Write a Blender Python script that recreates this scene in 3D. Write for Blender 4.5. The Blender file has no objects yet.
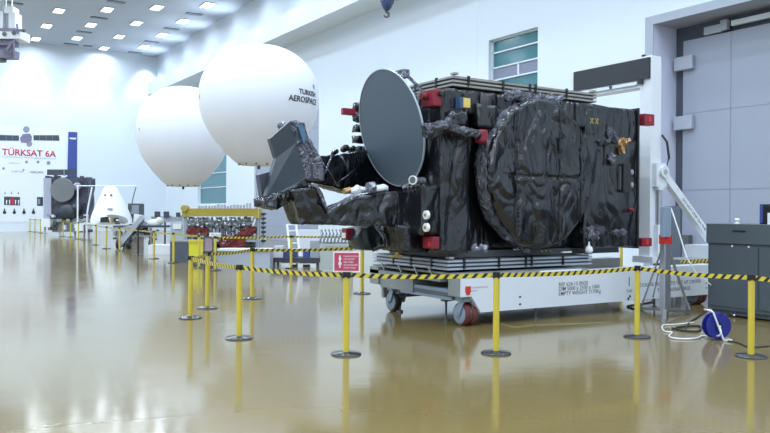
import bpy, bmesh, math, random
from mathutils import Vector, Matrix, noise
PI = math.pi
random.seed(7)
SC = bpy.context.scene
COL = SC.collection
# ------------------------------------------------------------------ camera model (world: +Y runs along the long wall)
A = math.radians(32.4); cs, cc = math.sin(A), math.cos(A)
FW = Vector((cs, cc, 0)); RT = Vector((cc, -cs, 0)); UP = Vector((0, 0, 1)); ROLL = .007; EYE = Vector((0, 0, 1.65)); FPX = 770.0
def ray(px, py):
    u = (px-385)/FPX; v = (py-212)/FPX
    return FW + RT*(u+v*ROLL) + UP*(u*ROLL-v)
def at(px, py, X=None, Y=None, Z=None, D=None):
    d = ray(px, py)
    if X is not None: t = X/d.x
    elif Y is not None: t = Y/d.y
    elif Z is not None: t = (Z-1.65)/d.z
    else: t = D
    return EYE + d*t
cam = bpy.data.cameras.new('camera'); co = bpy.data.objects.new('camera', cam); COL.objects.link(co)
cr = (RT + UP*ROLL).normalized(); cu = (UP - RT*ROLL).normalized()
M = Matrix((cr, cu, -FW)).transposed().to_4x4(); M.translation = EYE
co.matrix_world = M
cam.sensor_fit = 'HORIZONTAL'; cam.sensor_width = 36; cam.lens = 36*FPX/770
cam.shift_y = -4.5/770; cam.clip_end = 300
SC.camera = co
# ------------------------------------------------------------------ materials
MATS = {}
def new_mat(name):
    m = bpy.data.materials.new(name); m.use_nodes = True; MATS[name] = m
    return m, m.node_tree.nodes, m.node_tree.links, m.node_tree.nodes['Principled BSDF']
def mat(name, col, rough=.5, metal=0, var=.06, vscale=4, bump=0, bscale=8, coat=0, emit=None, es=1, spec=.5):
    if name in MATS: return MATS[name]
    m, N, L, b = new_mat(name)
    b.inputs['Roughness'].default_value = rough; b.inputs['Metallic'].default_value = metal
    b.inputs['Coat Weight'].default_value = coat; b.inputs['Specular IOR Level'].default_value = spec
    tc = N.new('ShaderNodeTexCoord'); nz = N.new('ShaderNodeTexNoise')
    nz.inputs['Scale'].default_value = vscale; nz.inputs['Detail'].default_value = 4
    L.new(tc.outputs['Object'], nz.inputs['Vector'])
    mx = N.new('ShaderNodeMix'); mx.data_type = 'RGBA'
    mx.inputs[6].default_value = (*[max(0, c*(1-var)) for c in col], 1); mx.inputs[7].default_value = (*[min(1, c*(1+var)) for c in col], 1)
    L.new(nz.outputs['Fac'], mx.inputs[0]); L.new(mx.outputs[2], b.inputs['Base Color'])
    if bump:
        n2 = N.new('ShaderNodeTexNoise'); n2.inputs['Scale'].default_value = bscale; n2.inputs['Detail'].default_value = 5
        L.new(tc.outputs['Object'], n2.inputs['Vector'])
        bp = N.new('ShaderNodeBump'); bp.inputs['Strength'].default_value = bump; bp.inputs['Distance'].default_value = .02
        L.new(n2.outputs['Fac'], bp.inputs['Height']); L.new(bp.outputs['Normal'], b.inputs['Normal'])
    if emit:
        b.inputs['Emission Color'].default_value = (*emit, 1); b.inputs['Emission Strength'].default_value = es
    return m
def foil(name, col, rough, dist=.05, scale=3.0, stretch=(1, 1, .55), metal=0.0, strength=1.0, fine=1.0):
    m, N, L, b = new_mat(name)
    b.inputs['Roughness'].default_value = rough; b.inputs['Metallic'].default_value = metal; b.inputs['Specular IOR Level'].default_value = .8
    b.inputs['Base Color'].default_value = (*col, 1)
    tc = N.new('ShaderNodeTexCoord'); mp = N.new('ShaderNodeMapping'); mp.inputs['Scale'].default_value = stretch
    L.new(tc.outputs['Object'], mp.inputs['Vector'])
    def billow(sc, dist_, rot, det=1):
        m2 = N.new('ShaderNodeMapping'); m2.inputs['Rotation'].default_value = rot; L.new(mp.outputs[0], m2.inputs['Vector'])
        n = N.new('ShaderNodeTexNoise'); n.inputs['Scale'].default_value = sc; n.inputs['Detail'].default_value = det; n.inputs['Distortion'].default_value = dist_
        L.new(m2.outputs[0], n.inputs['Vector'])
        a = N.new('ShaderNodeMath'); a.operation = 'MULTIPLY_ADD'; a.inputs[1].default_value = 2; a.inputs[2].default_value = -1; L.new(n.outputs['Fac'], a.inputs[0])
        c = N.new('ShaderNodeMath'); c.operation = 'ABSOLUTE'; L.new(a.outputs[0], c.inputs[0]); return c.outputs[0]
    h1 = billow(scale*.55, .6, (0, 0, 0)); h2 = billow(scale*1.3, .8, (.3, .6, .2)); h3 = billow(scale*3.2, .6, (.2, -.7, .5), 2)
    s1 = N.new('ShaderNodeMath'); s1.operation = 'MULTIPLY_ADD'; s1.inputs[1].default_value = .45; L.new(h2, s1.inputs[0]); L.new(h1, s1.inputs[2])
    s2_ = N.new('ShaderNodeMath'); s2_.operation = 'MULTIPLY_ADD'; s2_.inputs[1].default_value = .16*fine; L.new(h3, s2_.inputs[0]); L.new(s1.outputs[0], s2_.inputs[2])
    bp = N.new('ShaderNodeBump'); bp.inputs['Strength'].default_value = strength; bp.inputs['Distance'].default_value = dist
    L.new(s2_.outputs[0], bp.inputs['Height']); L.new(bp.outputs['Normal'], b.inputs['Normal'])
    return m
white = mat('wall_paint', (.74, .80, .88), .55, var=.015, vscale=.3)
ceilm = mat('ceiling_paint', (.50, .55, .64), .6, var=.03, vscale=.2)
bulk = mat('ledge_paint', (.76, .82, .88), .5, var=.02)
greyframe = mat('door_frame_grey', (.40, .43, .50), .5)
jamb = mat('jamb_paint', (.74, .75, .92), .45, var=.02)
doorm = mat('door_leaf_grey', (.33, .355, .44), .45, var=.03, vscale=.6)
seamm = mat('door_seam', (.27, .295, .37), .5)
teal = mat('teal_glass', (.045, .18, .215), .12, spec=.8)
lilac = mat('lilac_glass', (.20, .22, .31), .15, spec=.8)
wframe = mat('white_frame', (.78, .83, .88), .4, var=.02)
wpaint = mat('white_gloss_paint', (.80, .82, .86), .3, var=.02)
wpaint2 = mat('white_beam_paint', (.74, .77, .83), .35, var=.03)
black = mat('black_plastic', (.015, .015, .018), .4)
panelblk = mat('black_panel', (.020, .022, .030), .45)
yellow = mat('yellow_paint', (.62, .48, .05), .35, var=.05)
yellow2 = mat('ochre_yellow_paint', (.40, .30, .04), .5, var=.1)
basem = mat('dark_rubber_base', (.035, .035, .04), .25, coat=.3)
steel = mat('brushed_steel', (.50, .52, .56), .32, metal=.8)
greym = mat('machine_grey', (.27, .28, .28), .5)
greyd = mat('dark_grey_paint', (.10, .11, .12), .5)
bluegrey = mat('blue_grey_paint', (.25, .31, .40), .4)
cabm = mat('cabinet_slate', (.08, .098, .115), .38, var=.05, vscale=2)
cabt = mat('cabinet_top_slate', (.085, .105, .12), .4)
red = mat('red_cover', (.25, .013, .03), .4, var=.15)
redb = mat('bright_red', (.62, .04, .03), .4)
redfab = mat('red_fabric', (.16, .02, .018), .7, var=.3, vscale=12)
pink = mat('sign_crimson', (.50, .055, .12), .4)
pinkdull = mat('panel_mauve', (.36, .26, .32), .5)
dishm = mat('dish_slate', (.085, .112, .145), .42, var=.03, vscale=1.5)
dishrim = mat('dish_rim', (.42, .47, .53), .35)
tanp = mat('honeycomb_edge', (.32, .305, .28), .45, var=.25, vscale=25)
gold = foil('gold_foil', (.55, .33, .15), .3, .04, 14, metal=.9)
silver = foil('silver_crinkle', (.36, .36, .44), .28, .04, 16, metal=.75)
blk = foil('black_blanket', (.007, .007, .010), .25, .15, 1.8, (1, 1, .5), strength=1, fine=.6)
blk2 = foil('black_blanket_matte', (.009, .009, .012), .27, .16, 1.7, (1, 1, .5), strength=1, fine=.7)
blkc = foil('black_crumpled_sheet', (.007, .007, .010), .22, .18, 1.8, (1, 1, .6), strength=1, fine=.5)
foildark = foil('dark_crumpled_film', (.05, .05, .065), .25, .10, 5, (1, 1, .8), metal=.2)
foilgrey = foil('grey_crumpled_film', (.17, .17, .21), .25, .10, 9, (1, 1, .8), metal=.45)
bluefoil = foil('blue_black_panel', (.010, .020, .032), .36, .05, 2.2, strength=.3)
bluebox = mat('cobalt_blue', (.045, .06, .18), .35)
navy = mat('navy_print', (.05, .07, .30), .5)
reelb = mat('reel_blue', (.015, .02, .22), .3)
cablew = mat('white_cable', (.72, .72, .70), .4)
cablek = mat('black_cable', (.03, .03, .03), .5)
cableg = mat('yellow_green_wire', (.30, .32, .12), .5)
textk = mat('black_lettering', (.03, .03, .04), .5)
textr = mat('red_lettering', (.50, .02, .06), .5)
textg = mat('grey_lettering', (.25, .28, .34), .5)
textw = mat('white_lettering', (.85, .85, .85), .5)
lavfab = mat('balloon_fabric', (.84, .85, .93), .42, var=.012, vscale=2)
capm = mat('capsule_white', (.84, .86, .88), .4, var=.02)
tyre_r = mat('red_tyre', (.13, .03, .028), .5)
tyre_k = mat('black_tyre', (.02, .02, .022), .5)
hubm = mat('wheel_hub_grey', (.25, .30, .37), .35)
brass = mat('brass', (.5, .38, .12), .35, metal=.8)
orange = mat('orange_tag', (.7, .33, .08), .5)
yel3 = mat('label_yellow', (.75, .55, .15), .5)
lampm = mat('lamp_diffuser', (.9, .9, .9), .5, emit=(.93, .97, 1), es=14)
ventm = mat('vent_grey', (.12, .14, .18), .5)
purple = mat('purple_grey_steel', (.20, .18, .27), .5)
darkst = mat('dark_equipment', (.06, .065, .09), .5)
# floor: glossy beige epoxy
def floor_mat():
    m, N, L, b = new_mat('floor_epoxy')
    tc = N.new('ShaderNodeTexCoord')
    n1 = N.new('ShaderNodeTexNoise'); n1.inputs['Scale'].default_value = .35; n1.inputs['Detail'].default_value = 6
    L.new(tc.outputs['Object'], n1.inputs['Vector'])
    mx = N.new('ShaderNodeMix'); mx.data_type = 'RGBA'
    mx.inputs[6].default_value = (.190, .137, .052, 1); mx.inputs[7].default_value = (.228, .168, .067, 1)
    L.new(n1.outputs['Fac'], mx.inputs[0]); L.new(mx.outputs[2], b.inputs['Base Color'])
    n2 = N.new('ShaderNodeTexNoise'); n2.inputs['Scale'].default_value = 1.1; n2.inputs['Detail'].default_value = 3
    L.new(tc.outputs['Object'], n2.inputs['Vector'])
    mr = N.new('ShaderNodeMapRange'); mr.inputs[3].default_value = .07; mr.inputs[4].default_value = .16
    L.new(n2.outputs['Fac'], mr.inputs[0]); L.new(mr.outputs[0], b.inputs['Roughness'])
    n3 = N.new('ShaderNodeTexNoise'); n3.inputs['Scale'].default_value = 2.2; n3.inputs['Detail'].default_value = 2
    L.new(tc.outputs['Object'], n3.inputs['Vector'])
    bp = N.new('ShaderNodeBump'); bp.inputs['Strength'].default_value = .35; bp.inputs['Distance'].default_value = .006
    L.new(n3.outputs['Fac'], bp.inputs['Height']); L.new(bp.outputs['Normal'], b.inputs['Normal'])
    b.inputs['IOR'].default_value = 1.72
    return m
floorm = floor_mat()
def stripe_mat(name, period, duty, slant, c1=(.66, .52, .05), c2=(.02, .02, .02)):
    m, N, L, b = new_mat(name); b.inputs['Roughness'].default_value = .45
    tc = N.new('ShaderNodeTexCoord'); sp = N.new('ShaderNodeSeparateXYZ'); L.new(tc.outputs['Object'], sp.inputs[0])
    a = N.new('ShaderNodeMath'); a.operation = 'MULTIPLY_ADD'; a.inputs[1].default_value = slant
    L.new(sp.outputs['Z'], a.inputs[0]); L.new(sp.outputs['X'], a.inputs[2])
    d = N.new('ShaderNodeMath'); d.operation = 'DIVIDE'; d.inputs[1].default_value = period; L.new(a.outputs[0], d.inputs[0])
    f = N.new('ShaderNodeMath'); f.operation = 'FRACT'; L.new(d.outputs[0], f.inputs[0])
    g = N.new('ShaderNodeMath'); g.operation = 'LESS_THAN'; g.inputs[1].default_value = duty; L.new(f.outputs[0], g.inputs[0])
    mx = N.new('ShaderNodeMix'); mx.data_type = 'RGBA'; mx.inputs[6].default_value = (*c1, 1); mx.inputs[7].default_value = (*c2, 1)
    L.new(g.outputs[0], mx.inputs[0]); L.new(mx.outputs[2], b.inputs['Base Color'])
    return m
beltm = stripe_mat('hazard_belt', .11, .42, -.9)
# ------------------------------------------------------------------ mesh helpers
WL = {}
class MB:
    def __init__(s): s.bm = bmesh.new(); s.mats = []; s.cur = 0
    def m(s, mt):
        if mt not in s.mats: s.mats.append(mt)
        s.cur = s.mats.index(mt); return s
    def _f(s, vs):
        try:
            f = s.bm.faces.new(vs); f.material_index = s.cur; return f
        except ValueError: return None
    def box(s, x0, x1, y0, y1, z0, z1, bev=0):
        v = [s.bm.verts.new(p) for p in ((x0,y0,z0),(x1,y0,z0),(x1,y1,z0),(x0,y1,z0),(x0,y0,z1),(x1,y0,z1),(x1,y1,z1),(x0,y1,z1))]
        fs = [s._f([v[i] for i in q]) for q in ((0,3,2,1),(4,5,6,7),(0,1,5,4),(1,2,6,5),(2,3,7,6),(3,0,4,7))]
        if bev:
            es = list({e for f in fs for e in f.edges})
            r = bmesh.ops.bevel(s.bm, geom=es, offset=bev, segments=2, affect='EDGES', profile=.5)
            for f in r['faces']: f.material_index = s.cur
        return s
    def gbox(s, x0, x1, y0, y1, z0, z1, st):
        lo = (x0, y0, z0); hi = (x1, y1, z1); n = [max(1, round((hi[i]-lo[i])/st)) for i in range(3)]
        cache = {}
        def V(i, j, k):
            q = (i, j, k)
            if q not in cache: cache[q] = s.bm.verts.new([lo[a]+(hi[a]-lo[a])*q[a]/n[a] for a in range(3)])
            return cache[q]
        for a in range(3):
            b, c = (a+1) % 3, (a+2) % 3
            for side in (0, n[a]):
                for i in range(n[b]):
                    for j in range(n[c]):
                        def P(u, w):
                            q = [0, 0, 0]; q[a] = side; q[b] = u; q[c] = w; return V(*q)
                        f = [P(i, j), P(i+1, j), P(i+1, j+1), P(i, j+1)]
                        if side == 0: f.reverse()
                        s._f(f)
        return s
    def prism(s, pts, ext, cap=True):
        ext = Vector(ext); a = [s.bm.verts.new(p) for p in pts]; b = [s.bm.verts.new(Vector(p)+ext) for p in pts]
        n = len(pts)
        s._f(a); s._f(b[::-1])
        for i in range(n): s._f([a[i], b[i], b[(i+1) % n], a[(i+1) % n]])
        return s
    def quad(s, *p): s._f([s.bm.verts.new(q) for q in p]); return s
    def rings(s, rings, cap=True, closed=False):
        R = [[s.bm.verts.new(p) for p in r] for r in rings]; n = len(R[0])
        for i in range(len(R)-1 + (1 if closed else 0)):
            a, b = R[i], R[(i+1) % len(R)]
            for j in range(n): s._f([a[j], a[(j+1) % n], b[(j+1) % n], b[j]])
        if cap and not closed: s._f(R[0][::-1]); s._f(R[-1])
        return s
    def tube(s, pts, r, n=8, r2=None):
        pts = [Vector(p) for p in pts]; out = []
        for i, p in enumerate(pts):
            d = (pts[min(i+1, len(pts)-1)] - pts[max(i-1, 0)]).normalized()
            u = d.cross(Vector((0, 0, 1)));
            if u.length < .05: u = d.cross(Vector((1, 0, 0)))
            u.normalize(); w = d.cross(u)
            rr = r if r2 is None else r+(r2-r)*i/(len(pts)-1)
            out.append([p + (u*math.cos(2*PI*k/n) + w*math.sin(2*PI*k/n))*rr for k in range(n)])
        return s.rings(out)
    def lathe(s, c, axis, prof, n=24, cap=True):   # prof: list of (radius, distance along axis)
        c = Vector(c); d = Vector(axis).normalized()
        u = d.cross(Vector((0, 0, 1)))
        if u.length < .05: u = Vector((1, 0, 0))
        u.normalize(); w = d.cross(u)
        return s.rings([[c + d*h + (u*math.cos(2*PI*k/n)+w*math.sin(2*PI*k/n))*max(r, .0005) for k in range(n)] for r, h in prof], cap)
    def cyl(s, p, q, r, n=16):
        p = Vector(p); q = Vector(q); return s.lathe(p, q-p, [(r, 0), (r, (q-p).length)], n)
    def bar(s, p, q, w, h=None):                    # square bar between two points
        p = Vector(p); q = Vector(q); h = h or w; d = (q-p).normalized()
        u = d.cross(Vector((0, 0, 1)))
        if u.length < .05: u = Vector((1, 0, 0))
        u.normalize(); v = u.cross(d)
        return s.rings([[e+u*w/2+v*h/2, e-u*w/2+v*h/2, e-u*w/2-v*h/2, e+u*w/2-v*h/2] for e in (p, q)])
    def refine(s, ln, it=6):
        bmesh.ops.triangulate(s.bm, faces=[f for f in s.bm.faces if len(f.verts) > 4])
        for _ in range(it):
            es = [e for e in s.bm.edges if e.calc_length() > ln]
            if not es: break
            bmesh.ops.subdivide_edges(s.bm, edges=es, cuts=1, use_grid_fill=True)
            bmesh.ops.triangulate(s.bm, faces=[f for f in s.bm.faces if len(f.verts) > 4])
        return s
    def crinkle(s, amp, sc, seed=0, st=(1, 1, .6)):
        s.bm.normal_update()
        o = Vector((seed*7.3, seed*3.1, seed*1.7)); mv = []
        for v in s.bm.verts:
            p = Vector((v.co.x*st[0], v.co.y*st[1], v.co.z*st[2]))*sc + o
            a = abs(noise.noise(p))*2.6 + abs(noise.noise(p*2.1+o))*1.3 - .9
            mv.append((v, v.normal*amp*a))
        for v, d in mv: v.co += d
        return s
    def build(s, name, mt=None, parent=None, smooth=False, origin=None, angle=None):
        if mt is not None and not s.mats: s.mats = [mt]
        bmesh.ops.recalc_face_normals(s.bm, faces=s.bm.faces[:])
        if parent is not None: org = WL[parent]
        elif origin is not None: org = Vector(origin)
        else:
            xs = [v.co for v in s.bm.verts]
            org = Vector(((min(v.x for v in xs)+max(v.x for v in xs))/2, (min(v.y for v in xs)+max(v.y for v in xs))/2, min(v.z for v in xs)))
        for v in s.bm.verts: v.co -= org
        me = bpy.data.meshes.new(name); s.bm.to_mesh(me); s.bm.free()
        for q in s.mats: me.materials.append(q)
        if smooth:
            me.polygons.foreach_set('use_smooth', [True]*len(me.polygons))
            if angle: me.set_sharp_from_angle(angle=math.radians(angle))
        o = bpy.data.objects.new(name, me); COL.objects.link(o); WL[o] = org.copy()
        if parent is not None: o.parent = parent
        else: o.location = org
        return o
def tag(o, label=None, cat=None, group=None, kind=None):
    if label: o['label'] = label
    if cat: o['category'] = cat
    if group: o['group'] = group
    if kind: o['kind'] = kind
    return o
def thing(name, loc, label, cat, group=None):
    o = bpy.data.objects.new(name, None); COL.objects.link(o); o.location = loc; o.empty_display_size = .2
    WL[o] = Vector(loc); return tag(o, label, cat, group)
def copy_tree(o, parent=None):
    c = o.copy(); COL.objects.link(c); WL[c] = WL[o]
    if parent is not None: c.parent = parent
    for ch in [q for q in COL.objects if q.parent == o]: copy_tree(ch, c)
    return c
def struct(o, kind='structure'): o['kind'] = kind; return o
def text(s, name, mt, parent, org, right, up, size, align='LEFT', bold=.0, fn=None, sx=1.0):
    cu_ = bpy.data.curves.new('txt', 'FONT'); cu_.body = s; cu_.size = 1; cu_.align_x = align; cu_.offset = bold; cu_.extrude = 0; cu_.resolution_u = 3
    to = bpy.data.objects.new('txt', cu_); COL.objects.link(to)
    dg = bpy.context.evaluated_depsgraph_get(); dg.update()
    me = bpy.data.meshes.new_from_object(to.evaluated_get(dg))
    bpy.data.objects.remove(to); bpy.data.curves.remove(cu_)
    org = Vector(org); right = Vector(right).normalized(); up = Vector(up).normalized(); nrm = right.cross(up)
    bm = bmesh.new(); bm.from_mesh(me); bpy.data.meshes.remove(me)
    r = bmesh.ops.extrude_face_region(bm, geom=bm.faces[:])
    for v in [g for g in r['geom'] if isinstance(g, bmesh.types.BMVert)]: v.co.z += .02
    for v in bm.verts:
        x, y, z = v.co.x*size*sx, v.co.y*size, v.co.z*size*.3
        v.co = fn(x, y, z) if fn else org + right*x + up*y + nrm*(z)
    k = MB(); k.bm.free(); k.bm = bm; k.m(mt)
    return k.build(name, None, parent)

# ------------------------------------------------------------------ the hall
BY = 63.2; RX = 18.7; CZ = 14.2
struct(MB().box(-22, 22, -20, BY+.3, -.2, 0).build('floor', floorm))
struct(MB().box(-22, 22, -20, BY+.3, CZ, CZ+.3).build('ceiling', ceilm))
struct(MB().box(-22, RX+.3, BY, BY+.3, 0, CZ).build('wall_back', white))
struct(MB().box(-22.3, -22, -20, BY+.3, 0, CZ).build('wall_left', white))
struct(MB().box(-22, 22, -20.3, -20, 0, CZ).build('wall_rear', white))
# right wall with openings: (y0, y1, z0, z1)
D1 = (4.9, 14.98, 0, 7.32); W1 = (19.68, 22.3, 4.9, 8.1); D2 = (36.0, 44.6, 0, 7.6); W2 = (49.4, 55.2, 2.1, 6.2)
def wall_with(holes):
    k = MB().m(white); holes = sorted(holes); y = -20
    for (a, b, z0, z1) in holes:
        k.box(RX, RX+.3, y, a, 0, 11.0)
        if z0 > 0: k.box(RX, RX+.3, a, b, 0, z0)
        k.box(RX, RX+.3, a, b, z1, 11.0); y = b
    k.box(RX, RX+.3, y, BY, 0, 11.0)
    return struct(k.build('wall_right'))
wall_with([D1, W1, D2, W2])
k = MB().m(bulk).box(17.2, RX+.3, -20, BY, 11.0, 12.05)
struct(k.build('trim_1'))
struct(MB().box(17.9, RX+.3, -20, BY, 12.05, CZ).build('wall_right_upper', white))
k = MB().m(seamm)
# thin vertical panel joint on the right wall
struct(MB().m(wframe).box(RX-.012, RX, 23.0, 23.06, 0, 11.0).build('trim_2'))
# window 1 (right)
def window(n, W, rows, vm):
    y0, y1, z0, z1 = W
    w = MB().m(teal).box(RX+.22, RX+.26, y0, y1, z0, z1).build('window_%d' % n)
    struct(w)
    f = MB().m(wframe)
    f.box(RX+.16, RX+.24, y0, y0+.05, z0, z1).box(RX+.16, RX+.24, y1-.05, y1, z0, z1).box(RX+.16, RX+.24, y0, y1, z1-.05, z1).box(RX+.16, RX+.24, y0, y1, z0, z0+.06)
    for z in rows: f.box(RX+.16, RX+.24, y0, y1, z-.025, z+.025)
    for (y, a, b) in vm: f.box(RX+.16, RX+.24, y-.035, y+.035, a, b)
    f.build('window_frame', None, w)
    return w
w1 = window(1, W1, (5.5, 6.05, 6.6, 7.06, 7.62), [(20.85, 6.6, 7.06)])
MB().m(lilac).box(RX+.2, RX+.225, 19.75, 20.82, 6.64, 7.03).build('lilac_pane', None, w1)
MB().m(lilac).box(RX+.2, RX+.225, 20.88, 22.24, 6.64, 7.03).build('lilac_pane', None, w1)
w2 = window(2, W2, (3.3, 4.3), [])
# door 1: deep recess at the right
y0, y1, z0, z1 = 5.0, 14.85, 0, 7.2
k = MB().m(greyframe)
k.box(RX-.03, RX, y1, y1+.28, 0, z1).box(RX-.03, RX, y0-.2, y1+.28, z1, z1+.25)
k.m(greyframe).box(RX, 19.75, y0-.2, y1+.12, z1, z1+.11)
k.m(jamb).box(RX, 19.75, y1, y1+.1, 0, z1)
struct(k.build('trim_3'))
d1 = MB().m(mat('door_gap_dark', (.08, .09, .12), .6)).box(19.75, 19.85, y0, y1, 0, z1).build('door_1'); struct(d1)
k = MB().m(doorm).box(19.6, 19.75, y0, 14.5, .05, 6.75); k.build('door_leaf', None, d1)
k = MB().m(seamm)
k.box(19.592, 19.6, 12.95, 12.98, .05, 6.75).box(19.592, 19.6, 10.5, 10.53, .05, 6.75).box(19.592, 19.6, y0, 14.5, 2.35, 2.37).box(19.592, 19.6, y0, 14.5, 4.6, 4.61)
k.build('panel_joint', None, d1)
for z in (5.9, 4.15):
    MB().m(greyframe).box(19.45, 19.6, 14.1, 14.72, z-.02, z+.38, .02).build('hinge_plate', None, d1)
k = MB().m(bulk).box(19.5, 19.62, 6.2, 12.9, 6.88, 7.02); k.m(greyframe).box(19.45, 19.6, 13.0, 13.2, 6.8, 7.08).box(19.45, 19.6, 6.0, 6.2, 6.8, 7.08)
k.m(greyframe).box(19.5, 19.6, 13.2, 13.75, 6.78, 7.0)
k.build('door_rail', None, d1)
text('KAPI 2', 'door_lettering', textg, d1, (19.588, 10.2, 2.1), (0, -1, 0), (0, 0, 1), .22)
# door 2: grey roller door at the back of the right wall
y0, y1, z0, z1 = D2
d2 = MB().m(doorm).box(RX+.1, RX+.2, y0, y1, 0, z1).build('door_2'); struct(d2)
k = MB().m(seamm)
for i in range(1, 10): k.box(RX+.09, RX+.1, y0, y1, i*.76, i*.76+.02)
k.build('panel_joint', None, d2)
for y in (39.6, 41.4):
    k = MB().m(textr).lathe((RX+.1, y, 2.0), (-1, 0, 0), [(.17, 0), (.17, .01)], 20); k.m(doorm).lathe((RX+.088, y, 2.0), (-1, 0, 0), [(.12, 0), (.12, .006)], 20)
    k.m(textr).box(RX+.075, RX+.085, y-.09, y+.09, 1.97, 2.03)
    k.build('round_mark', None, d2)
# ------------------------------------------------------------------ ceiling lights and vents
LROWS = {8.56: 61.44, 11.04: 59.44, 13.5: 61.97, 15.9: 59.65}
fx = thing('ceiling_light', (8.56, 61.44, CZ-.06), 'x', 'light', 'ceiling lights')
MB().m(greyframe).box(8.56-.31, 8.56+.31, 61.44-.62, 61.44+.62, CZ-.05, CZ).build('frame', None, fx)
MB().m(lampm).box(8.56-.28, 8.56+.28, 61.44-.59, 61.44+.59, CZ-.06, CZ-.045).build('diffuser', None, fx)
rowname = {8.56: 'leftmost full row, beside the hoist', 11.04: 'second row from the left', 13.5: 'third row from the left', 15.9: 'row nearest the long right wall'}
nth = ['closest to the back wall', 'second from the back wall', 'third from the back wall', 'fourth from the back wall']
def area(name, loc, size, power, rot=(0, 0, 0), col=(.73, .865, 1), spread=180, sy=None):
    l = bpy.data.lights.new(name, 'AREA'); l.energy = power; l.color = col; l.size = size; l.spread = math.radians(spread)
    if sy: l.shape = 'RECTANGLE'; l.size_y = sy
    o = bpy.data.objects.new(name, l); COL.objects.link(o); o.location = loc; o.rotation_euler = rot; return o
PW = 520
first = True
for x, yy in LROWS.items():
    for i in range(4):
        y = yy-4.75*i
        if x < 9 and i == 3: continue
        if x > 10.9 and x < 11.2 and i == 3: continue
        o = fx if first else copy_tree(fx); first = False
        o.location = (x, y, CZ-.06)
        o['label'] = 'square white ceiling light, %s, %s' % (rowname[x], nth[i])
rowsx = [-18.5, -13.6, -8.7, -3.8, 1.1, 6.1, 8.56, 11.04, 13.5, 15.9]
for x in rowsx:
    yy = LROWS.get(x, 60.5)
    i = 0
    while yy-4.75*i > -18:
        wide = 2 if x < 6 else 1
        area('ceiling_lamp', (x, yy-4.75*i, CZ-.075), .5, PW*wide, spread=165, sy=1.15); i += 1
k = None
vents = [(5.97, 51.7), (11.1, 47.85), (11.1, 52.5), (11.1, 57.25), (11.1, 62.0), (12.3, 62.0), (15.95, 62.4), (15.95, 57.7), (15.95, 52.8), (15.95, 48.0)]
vlab = ['beside the hoist at the picture edge', 'fourth from the back wall in the second light row', 'third from the back wall in the second light row', 'second from the back wall in the second light row',
 'first by the back wall in the second light row', 'the small one by itself close to the back wall', 'first by the back wall beside the long right wall', 'second from the back wall beside the long right wall', 'third from the back wall beside the long right wall', 'fourth from the back wall beside the long right wall']
for i, (x, y) in enumerate(vents):
    s_ = .3 if i == 5 else .5
    k = MB().m(ventm).box(x-s_, x+s_, y-.22, y+.22, CZ-.04, CZ)
    for j in range(4): k.m(greyframe).box(x-s_+.03, x+s_-.03, y-.17+j*.1, y-.14+j*.1, CZ-.05, CZ-.04)
    tag(k.build('ceiling_vent'), 'dark grey rectangular ceiling vent, '+vlab[i], 'vent', 'ceiling vents')
# uplights on the ledge and wall washers at the back wall
for i in range(9):
    y = 60.5-4.9*i
    o = area('ledge_lamp', (17.55, y, 12.12), .3, 230, spread=110); o.rotation_euler = (0, math.radians(180-35), 0)
for x in (3.6, 8.2, 12.6, 17.0, -1, -6, -11, -16):
    sp = bpy.data.lights.new('wall_washer', 'SPOT'); sp.energy = 5600; sp.spot_size = math.radians(70); sp.spot_blend = .8; sp.color = (.74, .95, 1); sp.shadow_soft_size = .15
    o = bpy.data.objects.new('wall_washer', sp); COL.objects.link(o); o.location = (x, 62.0, CZ-.1); o.rotation_euler = (math.radians(14), 0, 0)
w = bpy.data.worlds.new('world'); SC.world = w; w.use_nodes = True
w.node_tree.nodes['Background'].inputs[0].default_value = (.5, .6, .8, 1); w.node_tree.nodes['Background'].inputs[1].default_value = .05

# ------------------------------------------------------------------ barrier posts and belts
PH = .955
post0 = thing('barrier_post', (0, 0, 0), 'x', 'barrier post', 'yellow belt barrier posts')
MB().m(basem).lathe((0, 0, 0), (0, 0, 1), [(.178, 0), (.178, .012), (.165, .022), (.06, .032), (.05, .036)], 28).build('base', None, post0, True, angle=35)
MB().m(yellow).cyl((0, 0, .03), (0, 0, .90), .037, 16).build('pole', None, post0, True, angle=40)
k = MB().m(black).cyl((0, 0, .895), (0, 0, PH), .041, 16)
k.box(-.048, .048, -.014, .014, .885, .95).box(-.014, .014, -.048, .048, .885, .95)
k.build('belt_head', None, post0)
used = [False]
def post(p, label):
    o = copy_tree(post0) if used[0] else post0
    used[0] = True; o.location = (p[0], p[1], 0); o['label'] = label
    return Vector((p[0], p[1], 0))
def belt(a, b, label, sag=.02, z=.918, w=.052):
    a = Vector((a[0], a[1], 0)); b = Vector((b[0], b[1], 0)); d = (b-a).normalized(); ln = (b-a).length
    k = MB().m(beltm); n = 10; rows = []
    for i in range(n+1):
        x = .05+(ln-.1)*i/n; zz = z - sag*4*(i/n)*(1-i/n)
        rows.append([(x, -.002, zz-w/2), (x, .002, zz-w/2), (x, .002, zz+w/2), (x, -.002, zz+w/2)])
    k.rings(rows); o = k.build('barrier_belt', None, None, origin=(0, 0, 0))
    o.location = a; o.rotation_euler = (0, 0, math.atan2(d.y, d.x))
    return tag(o, label, 'barrier belt', 'yellow and black barrier belts')
def g(px, py): v = at(px, py, Z=0); return (v.x, v.y)
P346 = post(g(346, 354.5), 'yellow barrier post carrying the crimson notice, nearest the camera left of the satellite')
P496 = post(g(496, 353.5), 'yellow barrier post in front of the white trolley beam below the satellite')
P637 = post(g(637, 337), 'yellow barrier post in front of the trolley beam, just left of the tripod stand')
P750 = post(g(751, 357), 'yellow barrier post in front of the slate grey cabinet, rightmost')
P239 = post(g(239, 338.5), 'yellow barrier post at the front left bend, nearest post of the left cluster')
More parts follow.
